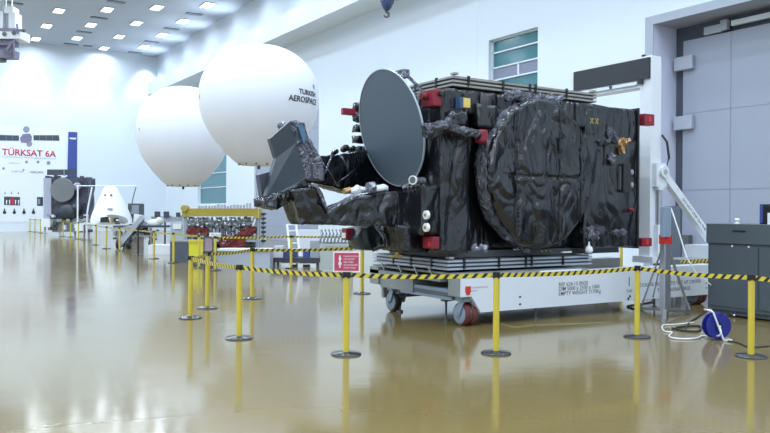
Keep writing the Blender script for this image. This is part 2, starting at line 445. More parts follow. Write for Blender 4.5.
P191 = post(g(190.3, 318), 'yellow barrier post at the far left corner of the belt line')
P207 = post(g(207.5, 308.3), 'yellow barrier post just behind the left corner post')
P252 = post(g(252, 298.6), 'yellow barrier post behind the front left bend, in front of the low white crate')
P362 = post(g(362, 293.5), 'yellow barrier post behind the crimson notice, left of the far trolley wheel')
P291 = post(g(291, 268.5), 'yellow barrier post in front of the leaning white ladder')
P215 = post(g(215, 270.5), 'yellow barrier post carrying the small white notice')
P199 = post(g(199, 267.5), 'yellow barrier post in front of the yellow bin')
P173 = post(g(173.4, 263), 'yellow barrier post in front of the dark blue crate')
P154 = post(g(153.9, 258.7), 'yellow barrier post between the grey rover and the dark blue crate')
P119 = post(g(119.5, 250.7), 'yellow barrier post in front of the inclined grey rover arm')
P106 = post(g(106.5, 248.7), 'yellow barrier post below the left half of the white capsule')
P96 = post(g(95.8, 245), 'yellow barrier post at the left edge of the white capsule')
P83 = post(g(83.5, 240), 'yellow barrier post right of the thin white pipe, in front of the small satellite')
P79 = post(g(78.3, 239), 'yellow barrier post directly below the thin white pipe of the small satellite')
P71 = post(g(70.5, 237), 'yellow barrier post in front of the middle of the small satellite')
P63 = post(g(63, 236.3), 'yellow barrier post in front of the small satellite, below its round grey reflector')
P45 = post(g(45, 233.8), 'yellow barrier post at the left foot of the small satellite')
P40 = post(g(40.5, 233), 'yellow barrier post just left of the small satellite')
P35 = post(g(35, 232), 'yellow barrier post second from the left end of the far line')
P30 = post(g(30, 231.6), 'yellow barrier post at the left end of the far line by the back wall')
PR = (8.45, 3.6)
PB = post((10.4, 13.25), 'yellow barrier post hidden behind the middle of the trolley')
PC = post(at(623, 0, Y=13.2)[:2], 'yellow barrier post behind the right end of the satellite')
for a, b, l in ((P346, P496, 'black and yellow belt from the crimson notice post to the post before the trolley beam'), (P496, P637, 'black and yellow belt across the white trolley beam lettering'),
    (P637, P750, 'black and yellow belt in front of the tripod stand and cabinet'), (P750, PR, 'black and yellow belt leaving the picture at the right edge'), (P346, P239, 'black and yellow belt from the crimson notice post to the front left bend'),
    (P239, P191, 'black and yellow belt running back from the front left bend to the left corner post'), (P191, P207, 'short black and yellow belt between the two left corner posts'), (P207, P252, 'black and yellow belt in front of the low white crate'),
    (P252, P362, 'black and yellow belt running behind the crimson notice'), (P362, PB, 'black and yellow belt behind the trolley wheels'), (PB, PC, 'black and yellow belt behind the trolley beam'), (P215, P291, 'black and yellow belt in front of the rig with red covers'),
    (P291, (11.9, 19.8), 'black and yellow belt in front of the rack of bent tubes'), (P199, P215, 'black and yellow belt in front of the yellow bin'), (P173, P199, 'black and yellow belt in front of the dark blue crate'),
    (P154, P173, 'black and yellow belt left of the dark blue crate'), (P119, P154, 'black and yellow belt in front of the rover'), (P106, P119, 'black and yellow belt below the white capsule'), (P96, P106, 'black and yellow belt at the left edge of the capsule'), (P83, P96, 'black and yellow belt right of the thin white pipe'),
    (P63, P71, 'black and yellow belt in front of the small satellite'), (P45, P63, 'black and yellow belt at the left foot of the small satellite'), (P30, P40, 'black and yellow belt at the left end of the far line')):
    belt(a, b, l)
bp_ = g(138, 255.5)
t = thing('barrier_post', (bp_[0], bp_[1], 0), 'black barrier post in front of the rover, the only black one', 'barrier post')
MB().m(basem).lathe((*bp_, 0), (0, 0, 1), [(.17, 0), (.17, .015), (.05, .03)], 20).build('base', None, t)
MB().m(black).cyl((*bp_, .03), (*bp_, 1.0), .035, 12).build('pole', None, t)
# crimson notice on the front post
def sign(P, w, h, z0, name, label, face, border, mark=True):
    t = thing(name, (P.x, P.y, z0), label, 'sign')
    n = -FW; r = RT
    def B(k, a, b, c, d, o, th):
        p = [Vector((P.x, P.y, 0))+r*a+UP*(z0+c)+n*o, Vector((P.x, P.y, 0))+r*b+UP*(z0+c)+n*o, Vector((P.x, P.y, 0))+r*b+UP*(z0+d)+n*o, Vector((P.x, P.y, 0))+r*a+UP*(z0+d)+n*o]
        k.prism(p, n*th)
    k = MB().m(border); B(k, -w/2, w/2, 0, h, .01, .008); k.build('frame', None, t)
    k = MB().m(face); B(k, -w/2+.014, w/2-.014, .014, h-.014, .018, .003); k.build('panel', None, t)
    return t, B
sg, B = sign(P346, .31, .235, .955, 'notice_sign', 'crimson notice in a white frame on top of the front left barrier post', pink, textw)
k = MB().m(textw)
B(k, -.085, -.068, .05, .19, .021, .002); B(k, -.095, -.058, .085, .11, .021, .002); B(k, -.09, -.062, .14, .165, .021, .002)
k.build('white_symbol', None, sg)
o0 = Vector((P346.x, P346.y, 0))-FW*.022
for i, s_ in enumerate(('CLEAN ROOM', 'NO ENTRY', 'ESD AREA', 'AUTHORIZED', 'STAFF ONLY')):
    text(s_, 'sign_lettering', textw, sg, o0+RT*(-.035)+UP*(.955+.172-i*.033), RT, UP, .026, fn=lambda x, y, z, i=i: o0+RT*(-.035+x)+UP*(.955+.172-i*.033+y)-FW*(z+.001))
sg2, B = sign(P215, .32, .105, .94, 'notice_sign', 'small white notice plate on a yellow post below the yellow spreader beam', textw, textw)
o1 = Vector((P215.x, P215.y, 0))-FW*.022
text('TEST ALANI', 'sign_lettering', textk, sg2, o1, RT, UP, .06, fn=lambda x, y, z: o1+RT*(-.13+x)+UP*(.94+.03+y)-FW*(z+.001))

# ------------------------------------------------------------------ handling trolley with upright frame
BX0, BX1 = 6.81, 12.75
NY = 8.70; FY = 11.2
tr = thing('satellite_trolley', (9.8, 9.95, 0), 'long white wheeled trolley with tall white upright frame, carrying the big satellite', 'trolley')
def beam(yn, yf, nm, near):
    k = MB().m(wpaint2 if near else greym)  # far beam goes grey: shade below the satellite put into its colour
    prof = [(BX0, .44), (BX0+.2, .44), (BX0+.37, .20), (BX1, .185), (BX1, .73), (BX0, .73)]
    k.prism([(x, yn, z) for x, z in prof], (0, yf-yn, 0))
    if near:
        k.m(greym).box(BX0-.012, BX0, yn+.01, yf, .44, .735)
    return k.build(nm, None, tr)
nb = beam(NY, NY+.28, 'side_beam', True); beam(FY-.28, FY, 'side_beam', False)
tx = [('REF 624-13 0N20', .145), ('DIM 5000 x 2500 x 1000', .075), ('EMPTY WEIGHT 7170Kg', .0)]
xs0 = at(558.5, 290, Y=NY).x
ztx = at(558.5, 295, Y=NY).z
for s_, dz in tx: text(s_, 'beam_lettering', textk, nb, (xs0, NY-.001, ztx+dz-.012), (1, 0, 0), (0, 0, 1), .088, bold=.004, sx=1.03)
xs1 = at(638, 290, Y=NY).x
text('LOCK/USE FROM FLY TO TEST AIT CENTER', 'beam_lettering', textk, nb, (xs1, NY-.001, at(638, 287, Y=NY).z), (1, 0, 0), (0, 0, 1), .086, bold=.004, sx=1.02)
text('THALES ALENIA SPACE', 'beam_lettering', textk, nb, (xs1+.5, NY-.001, at(655, 292.2, Y=NY).z), (1, 0, 0), (0, 0, 1), .086, bold=.004, sx=1.02)
xc = at(629, 295, Y=NY).x
text('CoG', 'beam_lettering', textk, nb, (xc-.06, NY-.001, at(629, 292.2, Y=NY).z), (1, 0, 0), (0, 0, 1), .07, bold=.01)
k = MB().m(textk).box(xc-.008, xc+.008, NY-.004, NY, at(629, 286, Y=NY).z, at(629, 277, Y=NY).z)
zm = at(629, 297.5, Y=NY).z
for a0 in (0, PI):
    pts = [(xc, NY-.004, zm)]+[(xc+.045*math.cos(a0+i*PI/12), NY-.004, zm+.045*math.sin(a0+i*PI/12)) for i in range(7)]
    k.prism(pts, (0, .003, 0))
k.build('gravity_mark', None, nb)
xr = at(468, 290, Y=NY).x
k = MB().m(redb).box(xr-.05, xr+.05, NY-.006, NY, .50, .59).box(xr-.035, xr+.035, NY-.006, NY, .465, .50)
k.build('red_emblem', None, nb)
text('TURKISH AEROSPACE', 'beam_lettering', textr, nb, (xr+.06, NY-.001, .555), (1, 0, 0), (0, 0, 1), .032)
text('AIT 0012', 'beam_lettering', textk, nb, (xr+.06, NY-.001, .51), (1, 0, 0), (0, 0, 1), .03)
xh = at(520, 300, Y=NY).x
for z in (.385, .275): MB().m(black).box(xh-.02, xh+.02, NY-.004, NY, z-.012, z+.012).build('slot', None, nb)
xh = at(706, 300, Y=NY).x
for z in (.40, .31): MB().m(black).box(xh-.015, xh+.015, NY-.004, NY, z-.01, z+.01).build('slot', None, nb)
# cross members
k = MB().m(bluegrey).box(BX0+.05, BX0+.22, NY+.28, 10.35, .36, .52); k.m(greyd).box(BX0+.045, BX0+.05, NY+.28, 10.3, .405, .47)
k.build('cross_beam', None, tr)
k = MB().m(greym).box(BX0+.06, BX0+.3, 10.86, FY-.28, .22, .66).box(BX0+.03, BX0+.3, 9.95, FY-.28, .40, .66).box(BX0, BX0+.35, 9.2, FY, .62, .68); k.build('cross_beam', None, tr)
for x in (9.0, 11.0, 12.55): MB().m(greym).box(x, x+.18, NY+.28, FY-.28, .35, .55).build('cross_beam', None, tr)
k = MB().m(greym).box(BX0+.03, 9.45, NY+.06, FY-.05, .73, .765); k.m(bulk).box(8.4, 9.3, NY+.05, NY+.06, .735, .76)
k.build('platform', None, tr)
k = MB().m(steel)
for y in (9.35, 9.75, 10.2, 10.7): k.bar((BX0-.02, y, .70), (BX0-.02, y+.12, .83), .02)
k.bar((BX0-.02, 9.3, .83), (BX0-.02, 10.9, .83), .02)
k.build('side_bracket', None, tr)
# lashing brackets between platform and satellite frame
# casters
def caster(x, y, ty, twin):
    k = MB().m(hubm).box(x-.06, x+.2, y-.07, y+.07, .36, .44 if twin else .40)
    k.bar((x-.03, y-.06, .42), (x-.03, y+.06, .17), .02, .10).bar((x+.25, y-.06, .42), (x+.25, y+.06, .17), .02, .10); k.cyl((x-.05, y+.06, .17), (x+.27, y+.06, .17), .03)
    k.m(greyd).cyl((x+.07, y, .36), (x+.07, y, .46), .07)
    c = k.build('caster', None, tr, True, angle=30)
    k = MB().m(ty)
    for a in ((0, .1), (.125, .225)) if twin else ((0, .12),):
        k.m(ty).lathe((x+.01+a[0], y+.06, .17), (1, 0, 0), [(.10, -.003), (.155, 0), (.17, .02), (.17, a[1]-a[0]-.02), (.155, a[1]-a[0]), (.10, a[1]-a[0])], 28)
        k.m(hubm).lathe((x-.0+a[0], y+.06, .17), (1, 0, 0), [(.03, -.012), (.12, -.006), (.14, .004), (.14, .02)], 28)
    k.build('wheel', None, c, True, angle=35)
caster(6.93, 8.83, tyre_r, True); caster(6.93, 10.68, tyre_k, False); caster(12.3, 8.83, tyre_r, True); caster(12.3, 11.05, tyre_k, False)
for p in (at(446, 321, Z=0), at(400, 312, Z=0), Vector((at(538, 0, Y=NY+.14).x, NY+.14, 0)), Vector((11.2, NY+.14, 0))):
    k = MB().m(greyd).cyl((p.x, p.y, .0), (p.x, p.y, .03), .05, 14).cyl((p.x, p.y, .03), (p.x, p.y, .37), .018, 10).m(greym).box(p.x-.07, p.x+.07, p.y-.05, p.y+.05, .30, .37)
    k.build('jack_leg', None, tr)
# upright frame
GX = 11.9; gy0, gy1 = 9.5, 11.55
k = MB().m(wpaint)
k.box(GX, GX+.3, gy0, gy0+.26, .73, 4.62, .01).box(GX, GX+.3, gy1-.26, gy1, .73, 4.62, .01).box(GX+.004, GX+.296, gy0+.01, gy1-.01, 4.05, 4.612)
k.box(GX-.05, GX+.45, gy0-.1, gy0+.36, .73, .85)
k.m(bulk).box(GX-.04, GX, gy0+.3, gy1-.1, 4.10, 4.16)
gf = k.build('upright_frame', None, tr)
MB().m(panelblk).box(GX-.05, GX-.0, gy0+.01, gy1-.14, 4.19, 4.58).build('black_panel', None, gf)
k = MB().m(black).box(GX-.06, GX-.02, 9.66, 9.76, 4.10, 4.18).box(GX-.06, GX-.02, 10.4, 10.45, 4.11, 4.16).box(GX, GX+.04, 9.66, 9.72, 4.62, 4.66); k.build('bolt', None, gf)
k = MB().m(greym).lathe((10.95, 10.55, 2.25), (1, 0, 0), [(.5, 0), (.5, .08), (.4, .2), (.4, .75), (.5, .85), (.5, .95)], 32); k.m(greym).box(GX-.02, GX+.12, 9.77, 11.28, 1.5, 3.0)
k.build('adapter_ring', None, gf, True, angle=30)
pv = at(661, 172, Y=9.44)
ft = at(711, 241, Y=9.44); dd = (ft-pv).normalized()
k = MB().m(wpaint).bar(pv, pv+dd*3.1, .12, .15); k.cyl(pv+Vector((0, -.1, 0)), pv+Vector((0, .1, 0)), .11, 20)
k.m(wpaint).box(GX+.05, GX+.34, 9.4, 9.55, pv.z-.28, pv.z+.16)
k.m(steel).cyl(pv+Vector((0, -.11, 0)), pv+Vector((0, -.09, 0)), .05, 16)
br = k.build('brace', None, gf)
upv = Vector((-dd.z, 0, dd.x)) if dd.x > 0 else Vector((dd.z, 0, -dd.x))
pt = pv+dd*.75-upv*.03
text('DO NOT STEP ON THE BEAM', 'brace_lettering', textk, br, (pt.x, 9.378, pt.z), (dd.x, 0, dd.z), (upv.x, 0, upv.z), .075, bold=.01, sx=1.2)
# cylinder and cables below the pivot
k = MB().m(steel).cyl((GX+.2, 9.46, 1.45), (GX+.2, 9.46, 2.15), .06, 12); k.m(wpaint).cyl((GX+.2, 9.46, 2.1), (GX+.2, 9.46, 2.2), .09, 14).box(GX+.1, GX+.3, 9.40, 9.5, .8, 1.45)
k.build('actuator', None, gf)
MB().m(cablek).tube([at(662, 135, Y=9.48), at(667, 142, Y=9.4), at(669, 158, Y=9.38), at(666, 168, Y=9.42)], .022).build('hose', None, gf)
# outrigger base to the right with hazard edge
k = MB().m(greym).box(GX+.35, 15.4, 9.1, 9.7, .50, .80); k.m(bulk).box(GX+.3, 15.4, 8.98, 9.8, .44, .52)
k.m(wpaint2).box(13.2, 15.4, 9.1, 9.7, .80, 1.05)
ob = k.build('outrigger', None, tr)
k = MB(); k.m(beltm).box(0, 2.6, -.004, 0, 0, .07); o = k.build('hazard_strip', None, ob)
o.location = Vector((GX+.36, 9.095, .73)) - WL[ob]
for v in o.data.vertices: v.co += WL[ob]

# ------------------------------------------------------------------ the big satellite
SX0, SX1, SY0, SY1, SZ0, SZ1 = 6.64, 10.83, 8.95, 10.95, 1.05, 3.46
st = thing('satellite', (8.8, 9.95, .765), 'large black foil wrapped satellite on the white trolley, grey dish at its left end', 'satellite')
k = MB().m(blk).gbox(SX0+.02, SX1, SY0+.27, SY1, SZ0+.02, SZ1, .055).crinkle(.010, 1.3, 1)
k.build('body', None, st, True)
k = MB().m(blk2).gbox(SX0, 7.14, SY0, SY0+.35, SZ0, SZ1-.02, .055).crinkle(.010, 1.5, 2)
k.build('side_blanket', None, st, True)
k = MB().m(blk2).gbox(9.55, SX1+.02, SY0-.02, SY0+.4, SZ0+.02, SZ1-.01, .05).crinkle(.014, 1.6, 3)
k.build('side_blanket', None, st, True)
# upper quilted strip
k = MB().m(blk2)
for i in range(9):
    x = 6.68+i*.33; k.gbox(x, x+.31, SY0-.03, SY0+.34, 3.06+(i % 2)*.04, 3.45, .05)
k.crinkle(.014, 3, 5); k.build('quilted_strip', None, st, True)
# solar panel stacks on top and below
def stack(z0, z1, x0, x1, nm, lower):
    k = MB(); n = 3; h = (z1-z0)
    for i in range(n):
        a = z0+h*(i+.1)/n; k.m(tanp if not lower else greyframe).box(x0, x1, SY0+.02, SY1+.1, a, a+h/n*.5)
    k.m(greyd).box(x0+.04, x1-.04, SY0+.06, SY1+.04, z0, z1-.01)
    o = k.build(nm, None, st)
    for x in (x0+.28, x0+.95, x0+1.5, x0+1.62, x0+2.3): MB().m(black).box(x, x+.035, SY0-.0, SY0+.03, z0+.02, z1+.0).build('hold_down_clamp', None, o)
    for y in (9.35, 9.9, 10.4): MB().m(black).box(x0-.01, x0+.02, y, y+.04, z0+.02, z1).build('hold_down_clamp', None, o)
    for x in (x0+.02, x1-.1): MB().m(tanp).box(x, x+.08, SY0, SY0+.1, z1, z1+.03).build('corner_fitting', None, o)
    return o
stack(3.50, 3.67, 6.84, 9.86, 'solar_panel_stack', False)
stack(.80, .97, 6.78, 9.78, 'solar_panel_stack', True)
MB().m(greyd).box(6.95, 10.7, 9.2, 10.8, .97, 1.07).build('support_frame', None, st)
# big round cover
cL = at(488, 174, Y=8.74); cR = at(592, 174, Y=8.74); cX = (cL.x+cR.x)/2; cT = at(533, 98, Y=8.74).z; cB = at(533, 249, Y=8.74).z
cZ = (cT+cB)/2; rr = (cR.x-cL.x)/2; rz = (cT-cB)/2
k = MB().m(blkc); rings = []; NS = 132
nr = [(1.0, 9.08), (1.015, 9.02), (1.02, 8.96), (1.02, 8.90), (1.01, 8.85), (1.0, 8.80), (.985, 8.765)]+[(.96-.04*i, 8.745-.0008*i) for i in range(24)]
for rad, yy in nr:
    ring = []
    for i in range(NS):
        a = 2*PI*i/NS; R_ = rad*(1+.006*math.sin(a*9)+.004*math.sin(a*23+1))
        x = cX+rr*R_*math.cos(a); z = cZ+rz*R_*math.sin(a)
        p = Vector((x*.9, 2.0, z*.55))
        f = abs(noise.noise(p*1.3+Vector((3, 0, 0))))*.03 + abs(noise.noise(Vector((x*1.7+z*.9, 5, z*.7))))*.045 + abs(noise.noise(Vector((x*3.0-z*1.5, 1, z*1.6))))*.012
        f += .03*math.exp(-((x-at(560, 174, Y=8.72).x)/.02)**2)*-1 + .03*math.exp(-((x-at(517, 174, Y=8.72).x)/.02)**2)*-1 - .02*math.exp(-((z-(cZ-.05))/.025)**2)*(1 if abs(x-cX) < .9 else 0)
        if rad > .97: f *= .25
        ring.append((x, yy-f*1.35, z))
    rings.append(ring)
k.m(blkc).rings(rings)
for f_ in k.bm.faces:
    if len(f_.verts) == 4 and min(v.co.y for v in f_.verts) > 8.72 and max(v.co.y for v in f_.verts) > 8.80: f_.material_index = 1
k.mats.append(foilgrey)
mv_ = [(v, Vector((v.co.x-cX, 0, v.co.z-cZ)).normalized()) for v in k.bm.verts if v.co.y > 8.75]
for v, n_ in mv_: v.co += n_*(abs(noise.noise(v.co*12))*.04-.02)+Vector((0, (noise.noise(v.co*13))*.03, 0))
dc = k.build('round_cover', None, st, True)
k = MB().m(foilgrey).gbox(cX-.62, cX+.5, 8.86, 9.1, cT-.05, cT+.09, .04).crinkle(.05, 6, 8, (1, 1, 1)); k.build('rim_wrap', None, dc, True)
k = MB().m(black)
for px in (517, 560, 581):
    x = at(px, 174, Y=8.7).x; h = rz*math.sqrt(max(0, 1-((x-cX)/rr)**2))*.93
    k.tube([(x+.01*math.sin(i*1.7), 8.712-.012, cZ-h+2*h*i/14) for i in range(15)], .009, 6)
k.build('seam_tape', None, dc)
# horizontal crease wraps
# dish
dC = at(393, 128.5, Y=9.86); dC = Vector((6.34, 9.86, dC.z))
tilt = math.radians(13.5); dn = Vector((-math.cos(tilt), -.06, math.sin(tilt)*-1)); dn = Vector((-math.cos(tilt), -.03, -math.sin(tilt))).normalized()
k = MB().m(dishm)
k.lathe(dC, dn, [(.10, -.045), (.60, -.035), (.86, -.012), (.885, 0)], 72)
k.lathe(dC, dn, [(.885, .0), (.80, -.004), (.4, -.004), (.0008, -.004)], 72, cap=False)
k.m(dishrim).lathe(dC, dn, [(.885, -.018), (.898, -.018), (.898, .008), (.885, .008)], 72, cap=False)
for v in k.bm.verts: v.co.y = dC.y+(v.co.y-dC.y)*.91; v.co.z = dC.z+(v.co.z-dC.z)*1.005
ds = k.build('dish_reflector', None, st, True, angle=30)
k = MB().m(greyd)
k.bar(dC+Vector((.02, 0, .3)), (SX0+.02, 9.9, 3.2), .06).build('dish_bracket', None, ds)
k = MB().m(greyd).bar(dC+Vector((.14, 0, -.3)), (SX0+.02, 9.9, 2.4), .06)
p1 = at(392, 74, Y=9.9)
k.build('dish_bracket', None, ds)
k = MB().m(foilgrey).box(dC.x+.02, dC.x+.14, 9.55, 9.75, dC.z+.74, dC.z+.86)
k.bar((dC.x+.1, 9.6, dC.z+.8), (SX0+.1, 9.3, 3.3), .05)
k.build('dish_bracket', None, ds)
# feed and connectors near the dish
def part(nm, k, par=st, sm=False, lab=None, ang=None):
    o = k.build(nm, None, par, sm, angle=ang)
    if lab: o['label'] = lab
    return o
p = at(412.5, 180, Y=8.95)
ax = Vector((-.75, -.35, 0)).normalized(); e = p-ax*.28
k = MB().m(foilgrey).lathe(p, -ax, [(.045, .02), (.045, .12), (.035, .13), (.05, .16), (.05, .3), (.03, .32)], 20)
k.m(textw).lathe(p, -ax, [(.064, 0), (.064, .025), (.05, .03)], 24); k.m(greyd).lathe(p+ax*.002, -ax, [(.050, 0), (.05, .002)], 24)
part('feed_horn', k, sm=True, ang=30)
k = MB().m(blk).gbox(6.34, SX0+.05, 9.0, 9.55, 1.32, 2.05, .06).crinkle(.012, 2, 11)
part('side_unit', k, sm=True)
for y in (215, 227.5):
    p = at(427, y, X=6.33)
    k = MB().m(textw).lathe(p+Vector((0, 0, 0)), (-1, 0, 0), [(.062, -.01), (.062, .03), (.045, .03)], 24); k.m(greyd).lathe(p, (-1, 0, 0), [(.045, 0), (.045, .028)], 20)
    k.m(gold).cyl(p+Vector((-.03, 0, 0)), p+Vector((-.045, 0, 0)), .022, 12)
    part('port_ring', k, sm=True, ang=30)
def rbox(p, sx, sy, sz, m_=red, nm='red_cover'):
    k = MB().m(m_).box(p.x-sx/2, p.x+sx/2, p.y-sy/2, p.y+sy/2, p.z-sz/2, p.z+sz/2, .012)
    return k
p = at(433, 99, X=6.60); k = rbox(p, .2, .30, .24); k.m(redfab).cyl(p+Vector((-.11, .02, .03)), p+Vector((-.2, .02, .03)), .05, 14).m(blkc).cyl(p+Vector((0, -.1, .05)), p+Vector((.02, -.2, .06)), .035, 12); part('red_cover', k)
p = at(431, 242.5, X=6.52); k = rbox(p, .12, .26, .17); k.m(redb).box(p.x-.07, p.x-.06, p.y-.07, p.y-.02, p.z-.05, p.z+.01); part('red_cover', k)
p = at(351, 112, Y=10.95); k = rbox(p, .34, .08, .11); part('red_cover', k)
p = at(350, 234, Y=10.2); k = rbox(p, .22, .16, .18); k.m(textw).box(p.x-.115, p.x-.11, p.y-.06, p.y+.05, p.z-.06, p.z+.02); part('red_cover', k)
p = at(387, 237, Y=9.9); k = rbox(p, .05, .05, .34); part('red_cover', k)
p = at(484, 136, Y=8.72); k = MB().m(red).box(p.x-.08, p.x+.08, p.y-.02, p.y+.14, p.z-.1, p.z+.1, .04); part('red_cover', k)
for (px, py) in ((643.5, 242), (646, 120)):
    p = at(px, py, Y=9.0); k = rbox(p, .26, .16, .15 if py > 200 else .20); k.m(redb).box(p.x-.04, p.x+.03, p.y-.09, p.y-.078, p.z-.04, p.z+.05); part('red_cover', k)
# foil arm between dish and round cover
k = MB().m(foildark); pa = [at(424, 131, Y=8.85), at(436, 128, Y=8.8), at(446, 124, Y=8.78), at(456, 131, Y=8.78), at(468, 133, Y=8.75), at(480, 134, Y=8.74)]
k.tube(pa, .12, 14, .06).refine(.05, 3).crinkle(.035, 4, 6, (1, 1, 1)); part('wrapped_arm', k, sm=True)
# yellow and blue sensor box
p = at(463, 103, Y=8.86)
k = MB().m(yel3).box(p.x-.03, p.x+.1, p.y-.05, p.y+.1, p.z-.07, p.z+.07, .008); k.m(mat('steel_blue', (.045, .09, .17), .4)).box(p.x-.09, p.x-.03, p.y-.05, p.y+.1, p.z-.085, p.z+.08)
k.m(steel).box(p.x-.035, p.x-.028, p.y-.055, p.y+.1, p.z-.075, p.z+.075); part('sensor_box', k, lab='small sensor box with yellow front and blue side')
p = at(457, 118, Y=8.86); k = MB().m(blkc).gbox(p.x-.1, p.x+.12, p.y-.03, p.y+.1, p.z-.12, p.z+.08, .05).crinkle(.03, 5, 9); part('wrapped_fitting', k, sm=True)
p = at(484, 113, Y=8.88); k = MB().m(blk2).gbox(p.x-.14, p.x+.22, p.y-.03, p.y+.1, p.z-.22, p.z+.12, .05).crinkle(.015, 3, 12); part('wrapped_fitting', k, sm=True)
# crumpled silver and gold bits on the right face
def lump(px, py, Y, rx, rz_, m_, nm, amp=.05, seed=0, ry=.07):
    p = at(px, py, Y=Y); k = MB().m(m_)
    bmesh.ops.create_icosphere(k.bm, subdivisions=3, radius=1)
    for v in k.bm.verts: v.co = Vector((p.x+v.co.x*rx, p.y+v.co.y*ry, p.z+v.co.z*rz_))
    k.crinkle(amp, 9, seed, (1, 1, 1)); return part(nm, k, sm=False)
lump(612, 136, 8.92, .12, .09, foilgrey, 'foil_bundle', .06, 3)
lump(602, 142, 8.92, .14, .05, black, 'foil_bundle', .05, 4)
lump(622, 146, 8.90, .10, .12, gold, 'gold_foil_bundle', .07, 5)
lump(611, 158, 8.93, .10, .07, foilgrey, 'foil_bundle', .05, 6)
lump(592, 233, 8.90, .15, .13, foilgrey, 'foil_bundle', .06, 7)
lump(619, 232, 8.93, .16, .05, foilgrey, 'foil_bundle', .04, 8)
lump(520, 238, 8.86, .34, .035, foilgrey, 'foil_bundle', .03, 9)
lump(631, 210, 8.92, .035, .035, red, 'red_cap', .01, 9)
for px in (475, 484): lump(px, 248, 8.86, .05, .055, silver, 'foil_nozzle', .03, px)
for px in (516, 524): lump(px, 249, 8.90, .04, .04, foilgrey, 'foil_nozzle', .03, px)
p = at(589, 249, Y=8.84); k = MB().m(textw).lathe(p+Vector((0, 0, .12)), (0, 0, -1), [(.012, 0), (.018, .06), (.05, .09), (.065, .14), (.05, .18)], 20); part('thruster_nozzle', k, sm=True)
p = at(625.5, 178, Y=8.92)
k = MB().m(greyd).box(p.x-.16, p.x-.13, p.y-.02, p.y+.06, p.z-.2, p.z+.2).m(black).box(p.x-.12, p.x+.06, p.y-.06, p.y+.06, p.z-.24, p.z+.24)
k.m(steel).lathe((p.x+.1, p.y-.03, p.z+.1), (.3, -1, 0), [(.05, -.03), (.05, .03), (.03, .04)], 16).lathe((p.x+.1, p.y-.03, p.z-.12), (.3, -1, 0), [(.05, -.03), (.05, .03), (.03, .04)], 16)
part('connector_block', k)
p = at(594, 121, Y=8.91); k = MB().m(brass)
for dx in (-.06, .06):
    k.bar(p+Vector((dx-.035, 0, -.045)), p+Vector((dx+.035, 0, .045)), .02).bar(p+Vector((dx-.035, 0, .045)), p+Vector((dx+.035, 0, -.045)), .02)
part('brass_cross_fitting', k)
k = MB().m(brass)
for px in (541, 545, 549): q = at(px, 251, Y=8.93); k.box(q.x-.02, q.x+.02, q.y-.03, q.y+.02, q.z-.012, q.z+.012)
q = at(566, 252, Y=8.93); k.m(textw).box(q.x-.1, q.x+.1, q.y-.03, q.y+.02, q.z-.01, q.z+.01); part('terminal_strip', k)
# edge trim at the right end of the body
MB().m(black).box(SX1+.0, SX1+.035, SY0-.045, SY1, SZ0, SZ1+.02).build('end_panel', None, st)
# arms with antenna feeds reaching out to the left
def slab(pts, Y, dep, m_, nm, ref=.07, amp=.015, sc=3, seed=0, par=st, sm=True, Ys=None):
    q = [at(a, b, Y=(Ys[i] if Ys else Y)) for i, (a, b) in enumerate(pts)]
    k = MB().m(m_).prism(q, (0, dep, 0))
    if amp: k.refine(ref); k.crinkle(amp, sc, seed, (1, 1, .8))
    return part(nm, k, par, sm)
ua = slab([(300, 158), (318, 156), (336, 155), (352, 153), (366, 150), (384, 152), (398, 165), (398, 190), (375, 192), (352, 193), (330, 186), (303, 182)], 9.75, .42, blkc, 'upper_feed_arm', .06, .014, 3, 21, Ys=[9.7, 9.9, 10.2, 10.45, 10.65, 10.8, 10.85, 10.85, 10.75, 10.45, 10.1, 9.7])
slab([(290, 121.5), (297, 119.5), (306, 125), (309, 138), (307, 155), (322, 158), (324, 180), (306, 180), (296, 143)], 9.62, .45, foilgrey, 'wrapped_side', .05, .02, 5, 22, ua)
slab([(270, 139), (290, 121.5), (296, 143.5), (276, 158.5)], 9.5, .1, bluefoil, 'feed_panel', .3, 0, 3, 23, ua, False, [9.75, 9.55, 9.5, 9.7])
slab([(276, 158), (296, 143), (306, 178), (290, 189), (265, 199)], 9.48, .1, bluefoil, 'feed_panel', .3, 0, 3, 24, ua, False, [9.7, 9.5, 9.42, 9.5, 9.7])
slab([(259, 175), (269, 172), (274, 178), (272, 200), (263.5, 206)], 9.85, .12, darkst, 'feed_panel', .3, 0, 3, 25, ua, False)
slab([(264, 199), (290, 188), (306, 178), (308, 186), (291, 192), (284, 206), (277, 209.5), (264, 206)], 9.48, .35, blkc, 'wrapped_edge', .05, .018, 6, 26, ua)
slab([(298, 126), (302, 124), (306, 134), (304, 144)], 9.55, .06, mat('lens_blue', (.08, .16, .26), .2), 'blue_lens', .3, 0, 3, 27, ua, False)
k = MB().m(blkc)
for (px, py, r_) in ((335, 152, .04), (345, 148.5, .055), (352, 149, .045)): q = at(px, py, Y=10.4); k.lathe(q, (0, -1, .2), [(r_*.6, -.1), (r_, -.05), (r_, .05), (r_*.6, .08)], 14)
part('cap', k, ua, True, ang=40)
k = MB().m(foildark)
for a, b in (((318, 184), (332, 156)), ((320, 160), (338, 186)), ((336, 184), (356, 168)), ((342, 156), (348, 176))): k.tube([at(*a, Y=9.45+(a[0]-300)*.018), at((a[0]+b[0])/2+1, (a[1]+b[1])/2, Y=9.42+(a[0]-300)*.018), at(*b, Y=9.45+(b[0]-300)*.018)], .015, 6)
part('fold', k, ua, True)
la = slab([(326, 213), (342, 205), (360, 198), (378, 194), (396, 192), (412, 192), (412, 226), (380, 225.5), (350, 225), (328, 224)], 9.35, .4, blk2, 'lower_feed_arm', .06, .022, 4, 31)
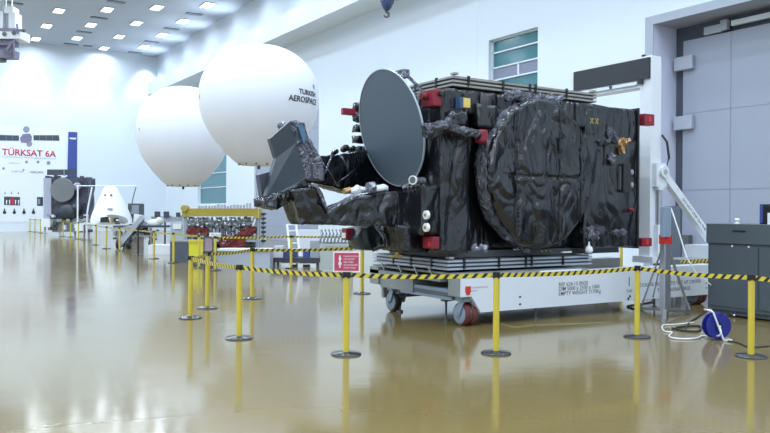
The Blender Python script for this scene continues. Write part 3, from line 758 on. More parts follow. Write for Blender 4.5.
slab([(292, 190), (303, 188.5), (313, 186.5), (318, 190), (323, 202), (328, 214), (331, 224), (303, 224), (297, 208)], 9.32, .4, blkc, 'wrapped_head', .05, .02, 5, 32, la)
k = MB().m(foilgrey).tube([at(311, 184, Y=9.3), at(316, 186, Y=9.28), at(321, 194, Y=9.28), at(324, 203, Y=9.28), at(328, 213, Y=9.29), at(341, 204, Y=9.3), at(358, 197, Y=9.33)], .028, 8)
part('silver_edging', k, la, True)
k = MB().m(steel).bar(at(328, 209, Y=9.5), at(360, 192, Y=9.5), .05, .03).bar(at(330, 212, Y=9.45), at(364, 195, Y=9.45), .03, .03)
part('rail', k, la)
k = MB().m(textw).tube([at(350, 191, Y=9.6), at(358, 190, Y=9.6), at(366, 189.5, Y=9.6), at(374, 188.5, Y=9.6), at(387, 188, Y=9.6)], .05, 12).refine(.05, 2).crinkle(.03, 6, 3, (1, 1, 1)); k.m(gold).cyl(at(344, 191.5, Y=9.6), at(350, 190, Y=9.6), .045, 14); k.m(silver).cyl(at(368, 188, Y=9.5), at(374, 187, Y=9.5), .08, 12)
part('white_tube', k, la, True, ang=30)
# foil bits below the arms
slab([(358, 238), (362, 228), (374, 226), (382, 236), (380, 250), (362, 249)], 9.9, .4, bluefoil, 'wrapped_box', .08, .03, 4, 41)
slab([(391, 228), (397, 226), (404, 238), (412, 246), (411, 251), (396, 251), (390, 246)], 9.7, .35, foilgrey, 'wrapped_box', .06, .03, 6, 42)
slab([(398, 225), (441, 225), (441, 252), (404, 252)], 9.3, .4, blk2, 'wrapped_base', .1, .02, 4, 43)
k = MB().m(blkc).tube([at(378, 227, Y=9.8), at(386, 235, Y=9.7), at(384, 246, Y=9.7), at(372, 250, Y=9.8)], .03, 8); part('hose', k, sm=True)
k = MB().m(blk)
for i in range(7): q = at(357.5, 106+i*11, Y=10.95); k.gbox(q.x-.05, q.x+.2, q.y-.05, q.y+.1, q.z-.07, q.z+.05, .05)
k.crinkle(.03, 5, 45); part('edge_wrap', k, sm=True)
q = at(397, 256, Y=9.6); k = MB().m(brass).box(q.x-.1, q.x+.08, q.y-.03, q.y+.03, q.z-.02, q.z+.02).cyl(q, q+Vector((0, 0, .06)), .03, 10); part('brass_fitting', k)

# ------------------------------------------------------------------ tripod stand in front of the trolley end
S = at(665, 318, Z=0)
sd = thing('tripod_stand', (S.x, S.y, 0), 'grey steel tripod stand with red tape between barrier post and cabinet', 'stand')
zt = at(665, 208, D=(S-EYE).dot(FW)).z; zr = at(665, 240, D=(S-EYE).dot(FW)).z
k = MB().m(steel).box(S.x-.075, S.x+.075, S.y-.05, S.y+.05, .12, zt, .008); k.build('pole', mat('stand_grey', (.27, .30, .35), .4), sd)
bpy.data.objects['pole']
MB().m(bluegrey).box(S.x-.2, S.x-.03, S.y-.12, S.y-.05, zr+.05, zt+.02, .01).build('side_box', None, sd)
MB().m(redb).box(S.x-.085, S.x+.085, S.y-.06, S.y+.06, zr-.06, zr+.08).build('red_tape', None, sd)
for px, py in ((641, 310), (690, 313.5), (664, 322), (668, 303)):
    f_ = at(px, py, Z=0.0); f_.z = .03
    k = MB().m(steel).bar((S.x, S.y, .13), f_, .06, .05).cyl((f_.x, f_.y, 0), (f_.x, f_.y, .05), .035, 12); k.build('foot', None, sd)
    if py < 320: MB().m(steel).tube([(f_.x, f_.y, .05), (S.x+(f_.x-S.x)*.1, S.y+(f_.y-S.y)*.1, zr-.1)], .016, 8).build('strut', None, sd)
for dx, px in ((-.05, 652), (.05, 686)):
    f_ = at(px, 309, Z=0.0); MB().m(steel).tube([(f_.x, f_.y, .12), (S.x+dx, S.y, zr-.15)], .011, 8).build('strut', None, sd)

# ------------------------------------------------------------------ slate cabinet at the right
CX = 11.33; cy1 = 7.88; cz = at(711, 223.5, X=CX).z
cb = thing('control_cabinet', (CX+.5, 6.4, 0), 'big slate grey steel cabinet cut by the right picture edge', 'cabinet')
k = MB().m(cabm).box(CX, CX+1.0, 4.6, cy1, .10, cz-.32, .006).box(CX+.05, CX+.95, 4.65, cy1-.05, 0.03, .12); k.build('body', None, cb)
k = MB().m(cabt).box(CX-.03, CX+1.02, 4.6, cy1+.02, cz-.32, cz, .008); k.m(black).box(CX-.035, CX-.03, 7.2, 7.42, cz-.13, cz-.10); k.build('top_box', None, cb)
for (a, b) in ((7.0, cy1-.03), (5.9, 6.97), (4.7, 5.87)):
    d_ = MB().m(cabm).box(CX-.018, CX, a, b, .16, cz-.36, .005).build('door', None, cb)
yd = [at(733, 246, X=CX).y, at(749.5, 247, X=CX).y, at(735, 315, X=CX).y]
for y_, z_ in ((yd[0], at(733, 246, X=CX).z), (yd[1], at(749.5, 247, X=CX).z), (yd[2], at(735, 315, X=CX).z)):
    MB().m(textw).lathe((CX-.018, y_, z_), (-1, 0, 0), [(.016, 0), (.014, .012)], 12).build('latch', None, cb)
for y_ in (cy1-.12, 6.0, 4.8):
    k = MB().m(greyd).box(CX+.1, CX+.2, y_-.04, y_+.04, 0, .05); k.build('foot', None, cb)
q = at(737, 221.5, X=CX+.1)
k = MB().m(textw).lathe((q.x, q.y, cz), (0, 0, 1), [(.045, 0), (.045, .015), (.025, .02), (.025, .05), (.045, .06), (.03, .09)], 16)
tag(k.build('lamp_knob', None, None, True), 'small white round knob standing on top of the slate grey cabinet', 'knob')
q = at(764, 222, X=CX+.3)
t = thing('equipment_case', (q.x, q.y-.1, cz), 'dark case standing on the slate grey cabinet at the right picture edge', 'case')
k = MB().m(black).box(q.x-.1, q.x+.35, 6.0, at(759, 215, X=q.x-.1).y, cz, cz+.32, .02); k.build('body', None, t)
MB().m(navy).box(q.x-.11, q.x-.1, at(763, 215, X=q.x-.1).y, at(760, 215, X=q.x-.1).y, cz+.02, cz+.3).build('blue_edge', None, t)
MB().m(textw).box(q.x-.115, q.x-.1, 6.2, at(768, 215, X=q.x-.1).y, cz, cz+.18).build('label_plate', None, t)

# ------------------------------------------------------------------ cable reel and cables on the floor
Rp = at(716.5, 340, Z=0); rc = Vector((Rp.x, Rp.y, .19))
rl = thing('cable_reel', (Rp.x, Rp.y, 0), 'round blue cable reel with white frame standing on the floor by the cabinet', 'cable reel')
ax = Vector((-.45, -.89, 0)).normalized()
k = MB().m(reelb).lathe(rc-ax*.07, ax, [(.02, -.0), (.168, 0), (.172, .008), (.168, .016), (.09, .02), (.09, .11), (.168, .114), (.172, .122), (.168, .13), (.03, .132)], 40); k.build('drum', None, rl, True, angle=30)
k = MB().m(black).lathe(rc+ax*.06, ax, [(.045, 0), (.045, .01), (.02, .012)], 20); k.build('hub', None, rl)
sdv = ax.cross(UP); f1 = rc+ax*.09
k = MB().m(wpaint).tube([f1+sdv*(-.0)+UP*.215+ax*.0, f1+sdv*-.03+UP*.2], .011, 8)
tp = at(711, 311, D=(Rp-EYE).dot(FW)-.09); bt = at(724, 341, D=(Rp-EYE).dot(FW)-.12)
bt.z = .012; e1 = bt+RT*.09+Vector((0, 0, .01)); e2 = bt+FW*.2
k = MB().m(wpaint).tube([tp+FW*.16-RT*.02, tp+UP*.005, tp+RT*.03-UP*.02, bt-RT*.01+UP*.02, bt, e1-FW*.02, e1+FW*.16, bt+FW*.2-RT*.02], .012, 8)
k.tube([rc-ax*.08+UP*.0, Vector((rc.x-ax.x*.1-.05, rc.y-ax.y*.1, .012)), rc*1.0-sdv*.14+Vector((0, 0, -.178))], .01, 8)
k.tube([rc-ax*.09, rc+ax*.09], .014, 8)
k.build('frame', None, rl, True)
def cable(pts, r, m_, label, name='power_cable', hh=None):
    P = []
    for p_ in pts:
        if len(p_) == 2: v = at(*p_, Z=r)
        else: v = Vector(p_)
        P.append(v)
    out = []
    for i in range(len(P)-1):
        a, b, c_, d = P[max(i-1, 0)], P[i], P[i+1], P[min(i+2, len(P)-1)]
        for j in range(6):
            u = j/6; out.append(.5*((2*b)+(c_-a)*u+(2*a-5*b+4*c_-d)*u*u+(3*b-a-3*c_+d)*u**3))
    out.append(P[-1])
    for v in out: v.z = max(v.z, r*1.02)
    return tag(MB().m(m_).tube(out, r, 8).build(name, None, None, True), label, 'cable')
hub_ = rc+ax*.075+Vector((0, 0, -.0))
cable([(694, 322.5), (676, 324.5), (663, 325.5), (664, 331), (672, 332.5), (669, 336), (674, 338.3), (688, 339), (698, 338), (703, 336)]+[tuple(rc-ax*.02-sdv*.10+Vector((0, 0, -.15)))+(0,)][:0]+[tuple(hub_+Vector((-.04, -.03, -.11))), tuple(hub_)], .012, cablew, 'white cable looping on the floor from the blue reel towards the stand')
cable([(636, 309), (627, 306), (640, 304), (655, 301.5)], .012, cablek, 'black cable on the floor beside the right trolley post')
cable([(684, 330), (690, 322), (699, 316), (708, 309)], .012, cablek, 'dark cable on the floor between tripod stand and cabinet')
cable([(672, 328), (683, 330.5), (698, 331), (700, 326), (688, 326), (676, 327.5)], .014, cablek, 'coiled dark cable on the floor behind the white cable')
cable([(728, 341), (737, 342.5), (750, 347), (769, 346)], .01, cablek, 'dark cable on the floor in front of the cabinet')
cable([(486, 316), (500, 323), (515, 327), (532, 325), (560, 324), (590, 323), (612, 322)], .004, cableg, 'thin yellow green earth wire on the floor under the trolley beam')
tag(MB().m(cablew).tube([at(671, 208, D=13.2), at(679, 232, D=13), at(686, 256, D=12.6), at(695, 272, D=12.6), at(711, 285, D=12.4)], .012, 8).build('hanging_cable', None, None, True), 'thin grey cable hanging from the tripod stand to the cabinet', 'cable')
# black cable left of trolley near reel post
# ------------------------------------------------------------------ balloons
def balloon(px, D, sc, label, tx_):
    y0b = at(px, 46, D=25).z if sc == 0 else None
    prof = [(0, 0), (12, .6), (24, 3), (36, 8.5), (46, 16.5), (53.5, 27), (58, 39), (59.5, 52), (58.5, 64), (54.5, 77), (48, 89), (40, 99.5), (31.5, 108.5), (24.5, 115), (20, 118), (18, 119)]
    top, bot = (46, 165.5) if sc else (87, 186.5)
    c = at(px, 212, D=D); zt_ = at(px, top, D=D).z; zb_ = at(px, bot, D=D).z
    sr = (119/2 if sc else 92/2)/59.5*D/770
    P = [(r*sr, zt_-(zt_-zb_)*h/119) for r, h in prof]
    # smooth resample
    R2 = []
    for i in range(len(P)-1):
        a, b, c_, d = [Vector(P[min(max(j, 0), len(P)-1)]) for j in (i-1, i, i+1, i+2)]
        for j in range(3):
            u = j/3; v = .5*((2*b)+(c_-a)*u+(2*a-5*b+4*c_-d)*u*u+(3*b-a-3*c_+d)*u**3); R2.append((max(v.x, .001), v.y))
    R2.append(P[-1])
    t = thing('display_balloon', (c.x, c.y, 0), label, 'balloon', 'white display balloons')
    k = MB().m(lavfab); n = 96; rg = []
    for (r, z) in R2:
        low = min(1, max(0, (zt_-.35*(zt_-zb_)-z)/(zt_-zb_)))
        rg.append([(c.x+r*(1-.012*low*abs(math.sin(a*12)))*math.cos(a), c.y+r*(1-.012*low*abs(math.sin(a*12)))*math.sin(a), z) for a in [2*PI*i/n for i in range(n)]])
    k.rings(rg); k.build('envelope', None, t, True)
    k = MB().m(greyd)
    for i in range(12):
        a = 2*PI*i/12; r = P[-2][0]; MB().m(greyd).cyl((c.x+r*math.cos(a), c.y+r*math.sin(a), zb_+.0), (c.x+r*math.cos(a), c.y+r*math.sin(a), zb_+.07), .03, 8).build('eyelet', None, t)
    k.m(greyd).cyl((c.x, c.y, zb_-.12), (c.x, c.y, zb_), .05, 10)
    k.build('load_ring', None, t)
    MB().m(wpaint).cyl((c.x, c.y, 0), (c.x, c.y, zb_-.1), .005, 6).build('mooring_line', None, t)
    def prad(z):
        for i in range(len(R2)-1):
            if R2[i][1] >= z >= R2[i+1][1]:
                u = (R2[i][1]-z)/max(1e-6, R2[i][1]-R2[i+1][1]); return R2[i][0]+(R2[i+1][0]-R2[i][0])*u
        return R2[-1][0]
    def on(pxx, py):   # azimuth and height on the surface seen at a pixel
        z = at(pxx, py, D=D).z; r = prad(z); off = (pxx-px)/770*D
        ph = math.asin(max(-1, min(1, off/r)))
        base = math.atan2(-c.y, -c.x)
        return base+ph, z
    for s_, pxx, py, size, al in tx_:
        a0, z0_ = on(pxx, py)
        def fn(x, y, z, a0=a0, z0_=z0_):
            zz = z0_+y; r = prad(zz); a = a0+x/prad(z0_)
            # keep text running to the right as seen
            return Vector((c.x+(r+.012+z)*math.cos(a), c.y+(r+.012+z)*math.sin(a), zz))
        text(s_, 'balloon_lettering' if s_ != 'V' else 'balloon_emblem', textk, t, (0, 0, 0), (1, 0, 0), (0, 0, 1), size, al, .02, fn)
    return t
balloon(258.5, 25, 1, 'large white balloon lettered TURKISH AEROSPACE floating left of the satellite dish', [('TURKISH', 295.5, 99.5, .225, 'LEFT'), ('AEROSPACE', 285.5, 107, .25, 'LEFT'), ('V', 310, 92.5, .22, 'LEFT'), ('V', 201, 103, .2, 'LEFT')])
balloon(183, 32.5, 0, 'white balloon without readable lettering, behind and left of the lettered one', [('V', 141.5, 134, .16, 'LEFT')])

# ------------------------------------------------------------------ hoist and hook
H = at(-2, 34, D=42)
hz = thing('crane_hoist', (H.x, H.y, H.z-1.4), 'white overhead crane hoist hanging under the ceiling at the top left corner', 'crane')
def hb(k, a, b, c_, d, o0_, o1_):
    p = [at(a, d, D=42+o0_), at(b, d, D=42+o0_), at(b, c_, D=42+o0_), at(a, c_, D=42+o0_)]
    k.prism(p, FW*(o1_-o0_)); return k
hb(MB().m(wpaint), -20, 20, 30, 38.5, 0, 1.2).build('trolley_body', None, hz)
k = hb(MB().m(wpaint), -20, 3, 11, 28, .2, 1); hb(k, 8.5, 15, 12, 28, .1, .9); hb(k, 4, 13, 6.5, 13, .2, .9); hb(k, 5.5, 8, 12, 28, .5, 1.0); k.build('winch_housing', None, hz)
k = MB().m(purple); k.bar(at(-20, 28.5, D=42), at(25, 30.5, D=42), .12); k.bar(at(17, 24, D=42), at(18, 34, D=42), .08); k.m(greyd).cyl(at(23, 30.5, D=41.9), at(25, 30.8, D=41.9), .1, 10); k.build('rail', None, hz)
k = hb(MB().m(purple), -20, 13, 40, 45, .2, .9); hb(k, -20, 13.5, 50, 57.5, .2, .9); hb(k, -20, 10, 45, 50, .4, .7); k.bar(at(13, 41, D=42.1), at(7, 50, D=42.1), .12); k.bar(at(13.5, 38, D=42.1), at(14, 57, D=42.1), .1); k.build('lower_block', None, hz)
k = MB().m(greyd)
for px, py in ((4.5, 34), (14, 33), (5, 52), (10, 53)): k.lathe(at(px, py, D=41.98), -FW, [(.12, 0), (.12, .03), (.06, .03)], 14)
k.build('pulley', None, hz)
k = hb(MB().m(greyd), -20, 2, 55, 61, .3, .8); k.build('motor', None, hz)
for px in (-15, 6, 12): q = at(px, 12, D=42.5); MB().m(wpaint).cyl(q, (q.x, q.y, CZ), .04, 8).build('hanger', None, hz)
H = at(387, 8, D=24)
hk = thing('crane_hook', (H.x, H.y, at(387, 17, D=24).z), 'dark blue crane hook block hanging at the top centre', 'hook')
k = MB().m(mat('hook_block_navy', (.04, .055, .14), .4)).lathe(at(387, -1, D=24), (0, 0, -1), [(.05, -.1), (.17, 0), (.18, .18), (.12, .30), (.07, .36)], 16); k.box(H.x-.2, H.x+.2, H.y-.08, H.y+.08, at(387, 0, D=24).z-.1, at(387, 0, D=24).z+.12); k.build('block', None, hk, True, angle=30)
c_ = at(386.5, 14, D=24)
k = MB().m(greyd).tube([c_+UP*.12, c_+UP*.05]+[c_+RT*(.075*math.cos(a))+UP*(.075*math.sin(a)-.02) for a in [PI/2-i*PI/7 for i in range(11)]], .05, 8, .025); k.build('hook', None, hk, True)
MB().m(steel).cyl(at(385, 0, D=24), Vector((at(385, 0, D=24).x, at(385, 0, D=24).y, CZ)), .012, 6).cyl(at(389, 0, D=24), Vector((at(389, 0, D=24).x, at(389, 0, D=24).y, CZ)), .012, 6).build('rope', None, hk)

# ------------------------------------------------------------------ banner on the back wall
def wp(px, py, o=0): return at(px, py, Y=BY-o)
def wpoly(k, pts, o, th): k.prism([wp(a, b, o) for a, b in pts], (0, -th, 0)); return k
bn = thing('wall_banner', (wp(30, 215).x, BY, wp(30, 215).z), 'white back wall banner with satellite picture and red TURKSAT 6A lettering', 'banner')
wpoly(MB().m(mat('banner_white', (.80, .84, .90), .5, var=.01)), [(-30, 123), (66, 130), (66, 222), (-30, 222)], .005, .015).build('sheet', None, bn)
k = MB().m(darkst); wpoly(k, [(0, 134.8), (19, 135.5), (19, 140.8), (0, 140.5)], .02, .01); wpoly(k, [(33.5, 135.2), (59, 135.2), (59.5, 140.8), (33.5, 140.3)], .02, .01)
wpoly(k, [(-30, 134), (0, 134.8), (0, 140.5), (-30, 140)], .02, .01)
k.m(purple); wpoly(k, [(20, 138), (23, 134), (30, 133.5), (32, 137), (31.5, 141), (26, 143), (21, 142.5)], .02, .012)
k.m(textg)
for cx_, cy_, rx_, ry_ in ((26.3, 129.5, 3.3, 3.3), (29.3, 143.8, 3, 3)): wpoly(k, [(cx_+rx_*math.cos(i*PI/8), cy_+ry_*math.sin(i*PI/8)) for i in range(16)], .02, .008)
k.m(textg)
for px in (6, 12.5, 39.5, 46, 52.5): wpoly(k, [(px, 135), (px+.3, 135), (px+.3, 140.7), (px, 140.5)], .03, .004)
k.build('satellite_picture', None, bn)
def wt(s_, px0, px1, py, size_px, m_, nm='banner_lettering', slope=0, bold=.0):
    p0 = wp(px0, py, .025); p1 = wp(px1, py, .025)
    o = text(s_, nm, m_, bn, p0, (1, 0, 0), (0, 0, 1), 1, bold=bold)
    xs_ = [v.co.x for v in o.data.vertices]; wd = max(xs_)-min(xs_); zs_ = [v.co.z for v in o.data.vertices]; hh = max(zs_)-min(zs_)
    pz = p0.z-WL[bn].z; p0x = p0.x-WL[bn].x; mn = min(xs_); f_ = (p1.x-p0.x)/wd; mz = min(zs_)
    ht = size_px/770*((p0-EYE).dot(FW))
    for v in o.data.vertices: v.co.x = p0x+(v.co.x-mn)*f_; v.co.z = pz+(v.co.z-mz)*ht/hh; v.co.y = -.021-(v.co.y*-1-.02)*.1 if False else v.co.y
    return o
wt('TÜRKSAT 6A', 2, 56, 155, 8, textr, bold=.02)
wt("TÜRKİYE'NİN İLK YERLİ HABERLEŞME UYDUSU", 2, 56, 157.5, 1.6, textg)
wt('TÜBİTAK', 11, 24, 172, 1.8, textg); wt('TURKSAT', 8, 20, 163.5, 1.2, textg); wt('ASELSAN', 30, 43, 173, 2, textk)
for cx_, cy_, r_ in ((26.5, 162, 1.5), (38, 162, 1.5), (48.5, 163, 2), (3.5, 168.5, 1.4), (23.5, 170, 1)): wpoly(MB().m(textg), [(cx_+r_*math.cos(i*PI/5), cy_+r_*math.sin(i*PI/5)) for i in range(10)], .02, .006).build('emblem', None, bn)
k = MB().m(darkst); wpoly(k, [(4, 196.5), (20, 197), (20, 205.5), (4, 205)], .02, .01); k.m(textr); wpoly(k, [(10, 198), (14, 198), (14, 204), (10, 204)], .03, .004); k.m(textw)
for a in (6, 9, 15, 18): wpoly(k, [(a, 200), (a+1.3, 200), (a+.8, 204.5), (a+.3, 204.5)], .03, .004)
k.build('small_picture', None, bn)
for a in (5, 11.5): wpoly(MB().m(textg), [(a-.8, 194), (a, 191), (a+.8, 194)], .02, .006).build('small_emblem', None, bn)
k = MB().m(textr); wpoly(k, [(17.5, 194), (18.3, 191.5), (19.2, 194)], .02, .006); k.build('small_emblem', None, bn)
for a in (4.5, 14.3, 24, 33.5): wpoly(MB().m(textk), [(a-.5, 208.5), (a+.5, 208.5), (a+.7, 210.5), (a+1.8, 212), (a+1.3, 214), (a-1.3, 214), (a-1.8, 212), (a-.7, 210.5)], .02, .006).build('drop_symbol', None, bn)
bb = thing('vertical_banner', (wp(72.5, 176).x, BY, wp(72, 176).z), 'narrow vertical dark blue banner on the back wall behind the small satellite', 'banner')
wpoly(MB().m(navy), [(68.3, 131.8), (77.3, 132.2), (76.8, 182), (67.2, 182)], .01, .03).build('sheet', None, bb)
k = MB().m(textw); wpoly(k, [(69.3, 137.6), (76.3, 137.8), (75.5, 139.5), (70, 139)], .04, .01); k.build('white_mark', None, bb)

# ------------------------------------------------------------------ small satellite on its stand at the far left
D2_ = 48.3
def dp(px, py, D): return at(px, py, D=D)
def dbox(k, x0, y0, x1, y1, D, dep): k.prism([dp(x0, y1, D), dp(x1, y1, D), dp(x1, y0, D), dp(x0, y0, D)], FW*dep); return k
c0 = dp(68, 235, D2_+1.2); s2 = thing('small_satellite', (c0.x, c0.y, 0), 'distant satellite mock-up with round grey reflector on a stand by the back wall banner', 'satellite')
dbox(MB().m(foil('dark_violet_foil', (.03, .03, .06), .4, .05, 3)), 50, 178, 88, 219, D2_+.4, 1.1).refine(.4, 3).crinkle(.06, 2, 3).build('body', None, s2)
dbox(MB().m(mat('satellite_side_panel', (.40, .42, .52), .45)), 43.5, 178, 51, 218, D2_+.3, 1.0).build('side_panel', None, s2)
k = MB().m(darkst); dbox(k, 47, 169.5, 76.5, 175, D2_+1, .1); k.m(textg); dbox(k, 63.5, 170, 64.5, 176, D2_+.95, .1); k.build('solar_panel', None, s2)
k = MB().m(mat('reflector_grey', (.17, .18, .19), .5)).lathe(dp(62.5, 190, D2_), -FW, [(.1, -.1), (.72, -.04), (.76, 0), (.74, .03), (.01, .03)], 40); k.build('reflector', None, s2, True, angle=30)
k = MB().m(darkst); random.seed(3)
for i in range(16): x_ = 45+i*2.9; dbox(k, x_, 175+random.random()*3, min(90, x_+2), 180, D2_+.4+random.random()*.5, .4)
k.build('top_fitting', None, s2)
k = MB().m(bluefoil); k.lathe(dp(67, 212, D2_), -FW, [(.5, -.6), (.55, 0), (.3, .1), (.05, .12)], 18); k.lathe(dp(75, 208, D2_), -FW, [(.35, -.6), (.35, 0), (.05, .1)], 14); k.build('engine_bell', None, s2, True)
k = MB().m(silver); k.lathe(dp(77, 186, D2_-.1), -FW, [(.2, -.2), (.24, 0), (.1, .1)], 14); dbox(k, 71, 184, 78, 190, D2_, .2); k.build('feed', None, s2)
k = MB().m(darkst); dbox(k, 37, 197, 41, 206, D2_+.5, .3); k.m(textg); dbox(k, 38, 199, 40, 204, D2_+.45, .1); k.build('side_box', None, s2)
k = MB().m(greym); random.seed(5)
for i in range(46):
    x_ = 41+random.random()*46; y_ = 214+random.random()*16; k.m([greym, wpaint2, darkst, steel, greyd][i % 5]); dbox(k, x_, y_, x_+2+random.random()*4, y_+1.5+random.random()*3, D2_-.1+random.random()*.6, .3)
k.m(greym); dbox(k, 42, 219, 90, 222, D2_+.2, 1.2); dbox(k, 52, 222, 74, 232, D2_+.35, .4)
k.m(wpaint2); dbox(k, 74, 224, 90, 228, D2_+.2, .4)
for x_ in (45, 60, 75, 89): k.bar(dp(x_, 220, D2_+.5), Vector((*dp(x_, 220, D2_+.5)[:2], 0)), .12)
for x_ in (45, 60, 75, 89): k.bar(dp(x_, 220, D2_+2), Vector((*dp(x_, 220, D2_+2)[:2], 0)), .12)
k.m(wpaint); dbox(k, 41, 219, 50, 227, D2_-.2, .4); dbox(k, 75, 225, 83, 231, D2_-.4, .5)
k.build('stand', None, s2)
fD = 44.4
q = dp(80, 225, fD); fr = thing('pipe_frame', (q.x, q.y, 0), 'thin white pipe frame standing in front of the small satellite', 'frame')
k = MB().m(wpaint)
def pole_(k, px, py, D, r=.045): a = dp(px, py, D); k.cyl(a, (a.x, a.y, 0), r, 8)
pole_(k, 77.8, 186, fD); pole_(k, 87, 215, fD); k.tube([dp(92, 187, fD), dp(88.5, 205, fD), dp(87, 215, fD)], .05, 8); k.build('upright', None, fr)
k = MB().m(wpaint).cyl(dp(76, 185.8, fD), dp(136, 186, fD), .03, 8); k.build('crossbar', None, fr)
k = MB().m(greyd); k.tube([dp(136, 187, fD), dp(132.5, 200, fD), dp(130, 218, fD)], .03, 8); a = dp(130, 218, fD); k.cyl(a, (a.x, a.y, 0), .03, 8); k.build('upright', None, fr)
# ------------------------------------------------------------------ white capsule on its table
cD = 41.5
q = dp(112, 240, cD+.9); cp = thing('capsule', (q.x, q.y, dp(112, 223, cD).z), 'white truncated cone capsule with arched opening on a low table', 'capsule')
mp = cD/770
k = MB().m(capm); cc0 = dp(111.5, 223, cD+.9); rg = []
hc = dp(111, 186.5, cD+.9).z-cc0.z
prof = [(20.0, 0), (20.2, .1), (18.6, .25), (14.6, .5), (10.2, .75), (6.6, .95), (5.6, .99), (4.5, 1.0)]
for r, h in prof:
    ring = []
    for i in range(48):
        a = 2*PI*i/48; ring.append(cc0+Vector((math.cos(a), math.sin(a), 0))*r*mp+RT*(-1.2*mp*h)+UP*hc*h)
    rg.append(ring)
k.rings(rg); k.build('shell', None, cp, True, angle=40)
def capf(pts, dpth, m_, nm, o_):
    k = MB().m(m_); k.prism([dp(a, b, cD+o_) for a, b in pts], FW*dpth); return k.build(nm, None, cp)
arch = [(98, 222.6)]+[(111.5-13.5*math.cos(i*PI/10), 222-7.5*math.sin(i*PI/10)) for i in range(11)]+[(125, 222.6)]
capf(arch, .5, mat('arch_lining', (.30, .29, .28), .6), 'arch', -.12)
capf([(100, 222.5), (100.5, 217.5), (108, 216.5), (109.5, 222.5)], .08, black, 'dark_opening', -.2)
capf([(114, 222), (114, 218), (118, 217.5), (118, 222)], .08, black, 'dark_opening', -.2)
capf([(110.3, 222.5), (110.3, 217), (112, 217), (112, 222.5)], .06, yellow2, 'yellow_strut', -.25)
for px in (105, 111): k = MB().m(greyd).lathe(dp(px, 195, cD+.32), -FW, [(.05, -.1), (.05, .02)], 10); k.build('eyelet', None, cp)
k = MB().m(textg).prism([dp(107.5, 210, cD-.02), dp(112, 210, cD-.02), dp(112, 208, cD+.02), dp(107.5, 208, cD+.02)], FW*.1); k.build('name_mark', None, cp)
zc = cc0.z
tb = thing('display_table', (q.x, q.y, 0), 'low white table carrying the white capsule', 'table')
k = MB().m(wpaint); a = cc0
k.prism([Vector((a.x, a.y, zc-.08))+RT*x_+FW*y_ for x_, y_ in ((-1.25, -.95), (1.3, -.95), (1.3, .95), (-1.25, .95))], UP*.08); k.build('tabletop', None, tb)
for x_, y_ in ((-1.15, -.85), (1.2, -.85), (1.2, .85), (-1.15, .85)):
    v = Vector((a.x, a.y, 0))+RT*x_+FW*y_; MB().m(greyd).cyl(v, v+UP*(zc-.08), .035, 8).build('leg', None, tb)
# box behind the capsule
def crate(nm, x0, y0, x1, base, D, dep, m_, label, cat='box', extra=None):
    p = dp((x0+x1)/2, base, D); t = thing(nm, (p.x, p.y, 0), label, cat)
    zt_ = dp((x0+x1)/2, y0, D).z
    a = dp(x0, y0, D); b = dp(x1, y0, D)
    z0_ = 0 if base is None else max(0, dp((x0+x1)/2, base, D).z)
    k = MB().m(m_).prism([Vector((a.x, a.y, z0_)), Vector((b.x, b.y, z0_)), Vector((b.x, b.y, zt_)), Vector((a.x, a.y, zt_))], FW*dep)
    k.build('body', None, t)
    if extra: extra(t)
    return t
def legs_(D, xs, y, ztop, t, nm='leg', r=.04, m_=None):
    for x_ in xs:
        a = dp(x_, y, D); MB().m(m_ or greyd).cyl((a.x, a.y, 0), (a.x, a.y, ztop), r, 8).build(nm, None, t)
def ex(t):
    k = MB().m(textg); dbox(k, 131, 205, 139, 214, 45.95, .05); k.build('front_grille', None, t)
crate('instrument_rack', 128, 203.5, 140, 330, 46, .8, darkst, 'dark instrument rack behind the right side of the white capsule', 'rack', ex)
# ------------------------------------------------------------------ rover: inclined arm, white pods, low table
rD = 33.0
q = dp(136, 248, rD+.5); rv = thing('test_rover', (q.x, q.y, 0), 'grey wheeled test rover with inclined arm and white pods on a dark deck', 'rover')
k = MB().m(steel).bar(dp(119, 246, rD), dp(143, 217, rD), .22, .2).bar(dp(124, 250, rD+.3), dp(146, 222, rD+.3), .12, .14); k.bar(dp(112, 231, rD), dp(133, 226, rD), .1); k.build('inclined_arm', None, rv)
k = MB().m(darkst); dbox(k, 113, 225.5, 165, 227.5, rD+.1, .9); k.build('deck', None, rv)
k = MB().m(capm); random.seed(2)
k.lathe(dp(146, 223, rD+.3), RT, [(.02, 0), (.14, .15), (.17, .4), (.12, .6), (.03, .72)], 16).build('white_pod', None, rv, True); MB().m(capm).lathe(dp(158, 221, rD+.3), RT, [(.05, -.12), (.17, 0), (.15, .18), (.02, .25)], 16).build('white_pod', None, rv, True)
k = MB().m(capm).prism([dp(134, 214, rD+.6), dp(142, 215.5, rD+.6), dp(140, 222, rD+.6), dp(133, 225, rD+.6)], FW*.3); k.build('white_pod', None, rv)
k = MB().m(black); arcp = [dp(140+12*math.cos(PI-i*PI/10), 239-8.5*math.sin(i*PI/10), rD+.3) for i in range(11)]
k.tube(arcp, .11, 8); k.build('fender', None, rv)
for px, D_ in ((118.5, rD-.1), (129, rD), (151, rD+.3), (125, rD+.9)):
    a = dp(px, 244, D_); k = MB().m(tyre_k).lathe((a.x, a.y, .2), RT, [(.08, -.07), (.2, -.06), (.2, .06), (.08, .07)], 20); k.m(hubm).lathe((a.x, a.y, .2), RT, [(.07, -.08), (.07, .08)], 12); k.build('wheel', None, rv, True, angle=30)
k = MB().m(greym)
for px in (118.5, 129, 151): a = dp(px, 240, rD+.1); k.bar((a.x, a.y, .2), (a.x, a.y, dp(px, 227, rD).z), .07)
k.bar(dp(118, 236, rD+.1), dp(152, 236, rD+.1), .08); k.build('chassis', None, rv)
k = MB().m(steel); random.seed(9)
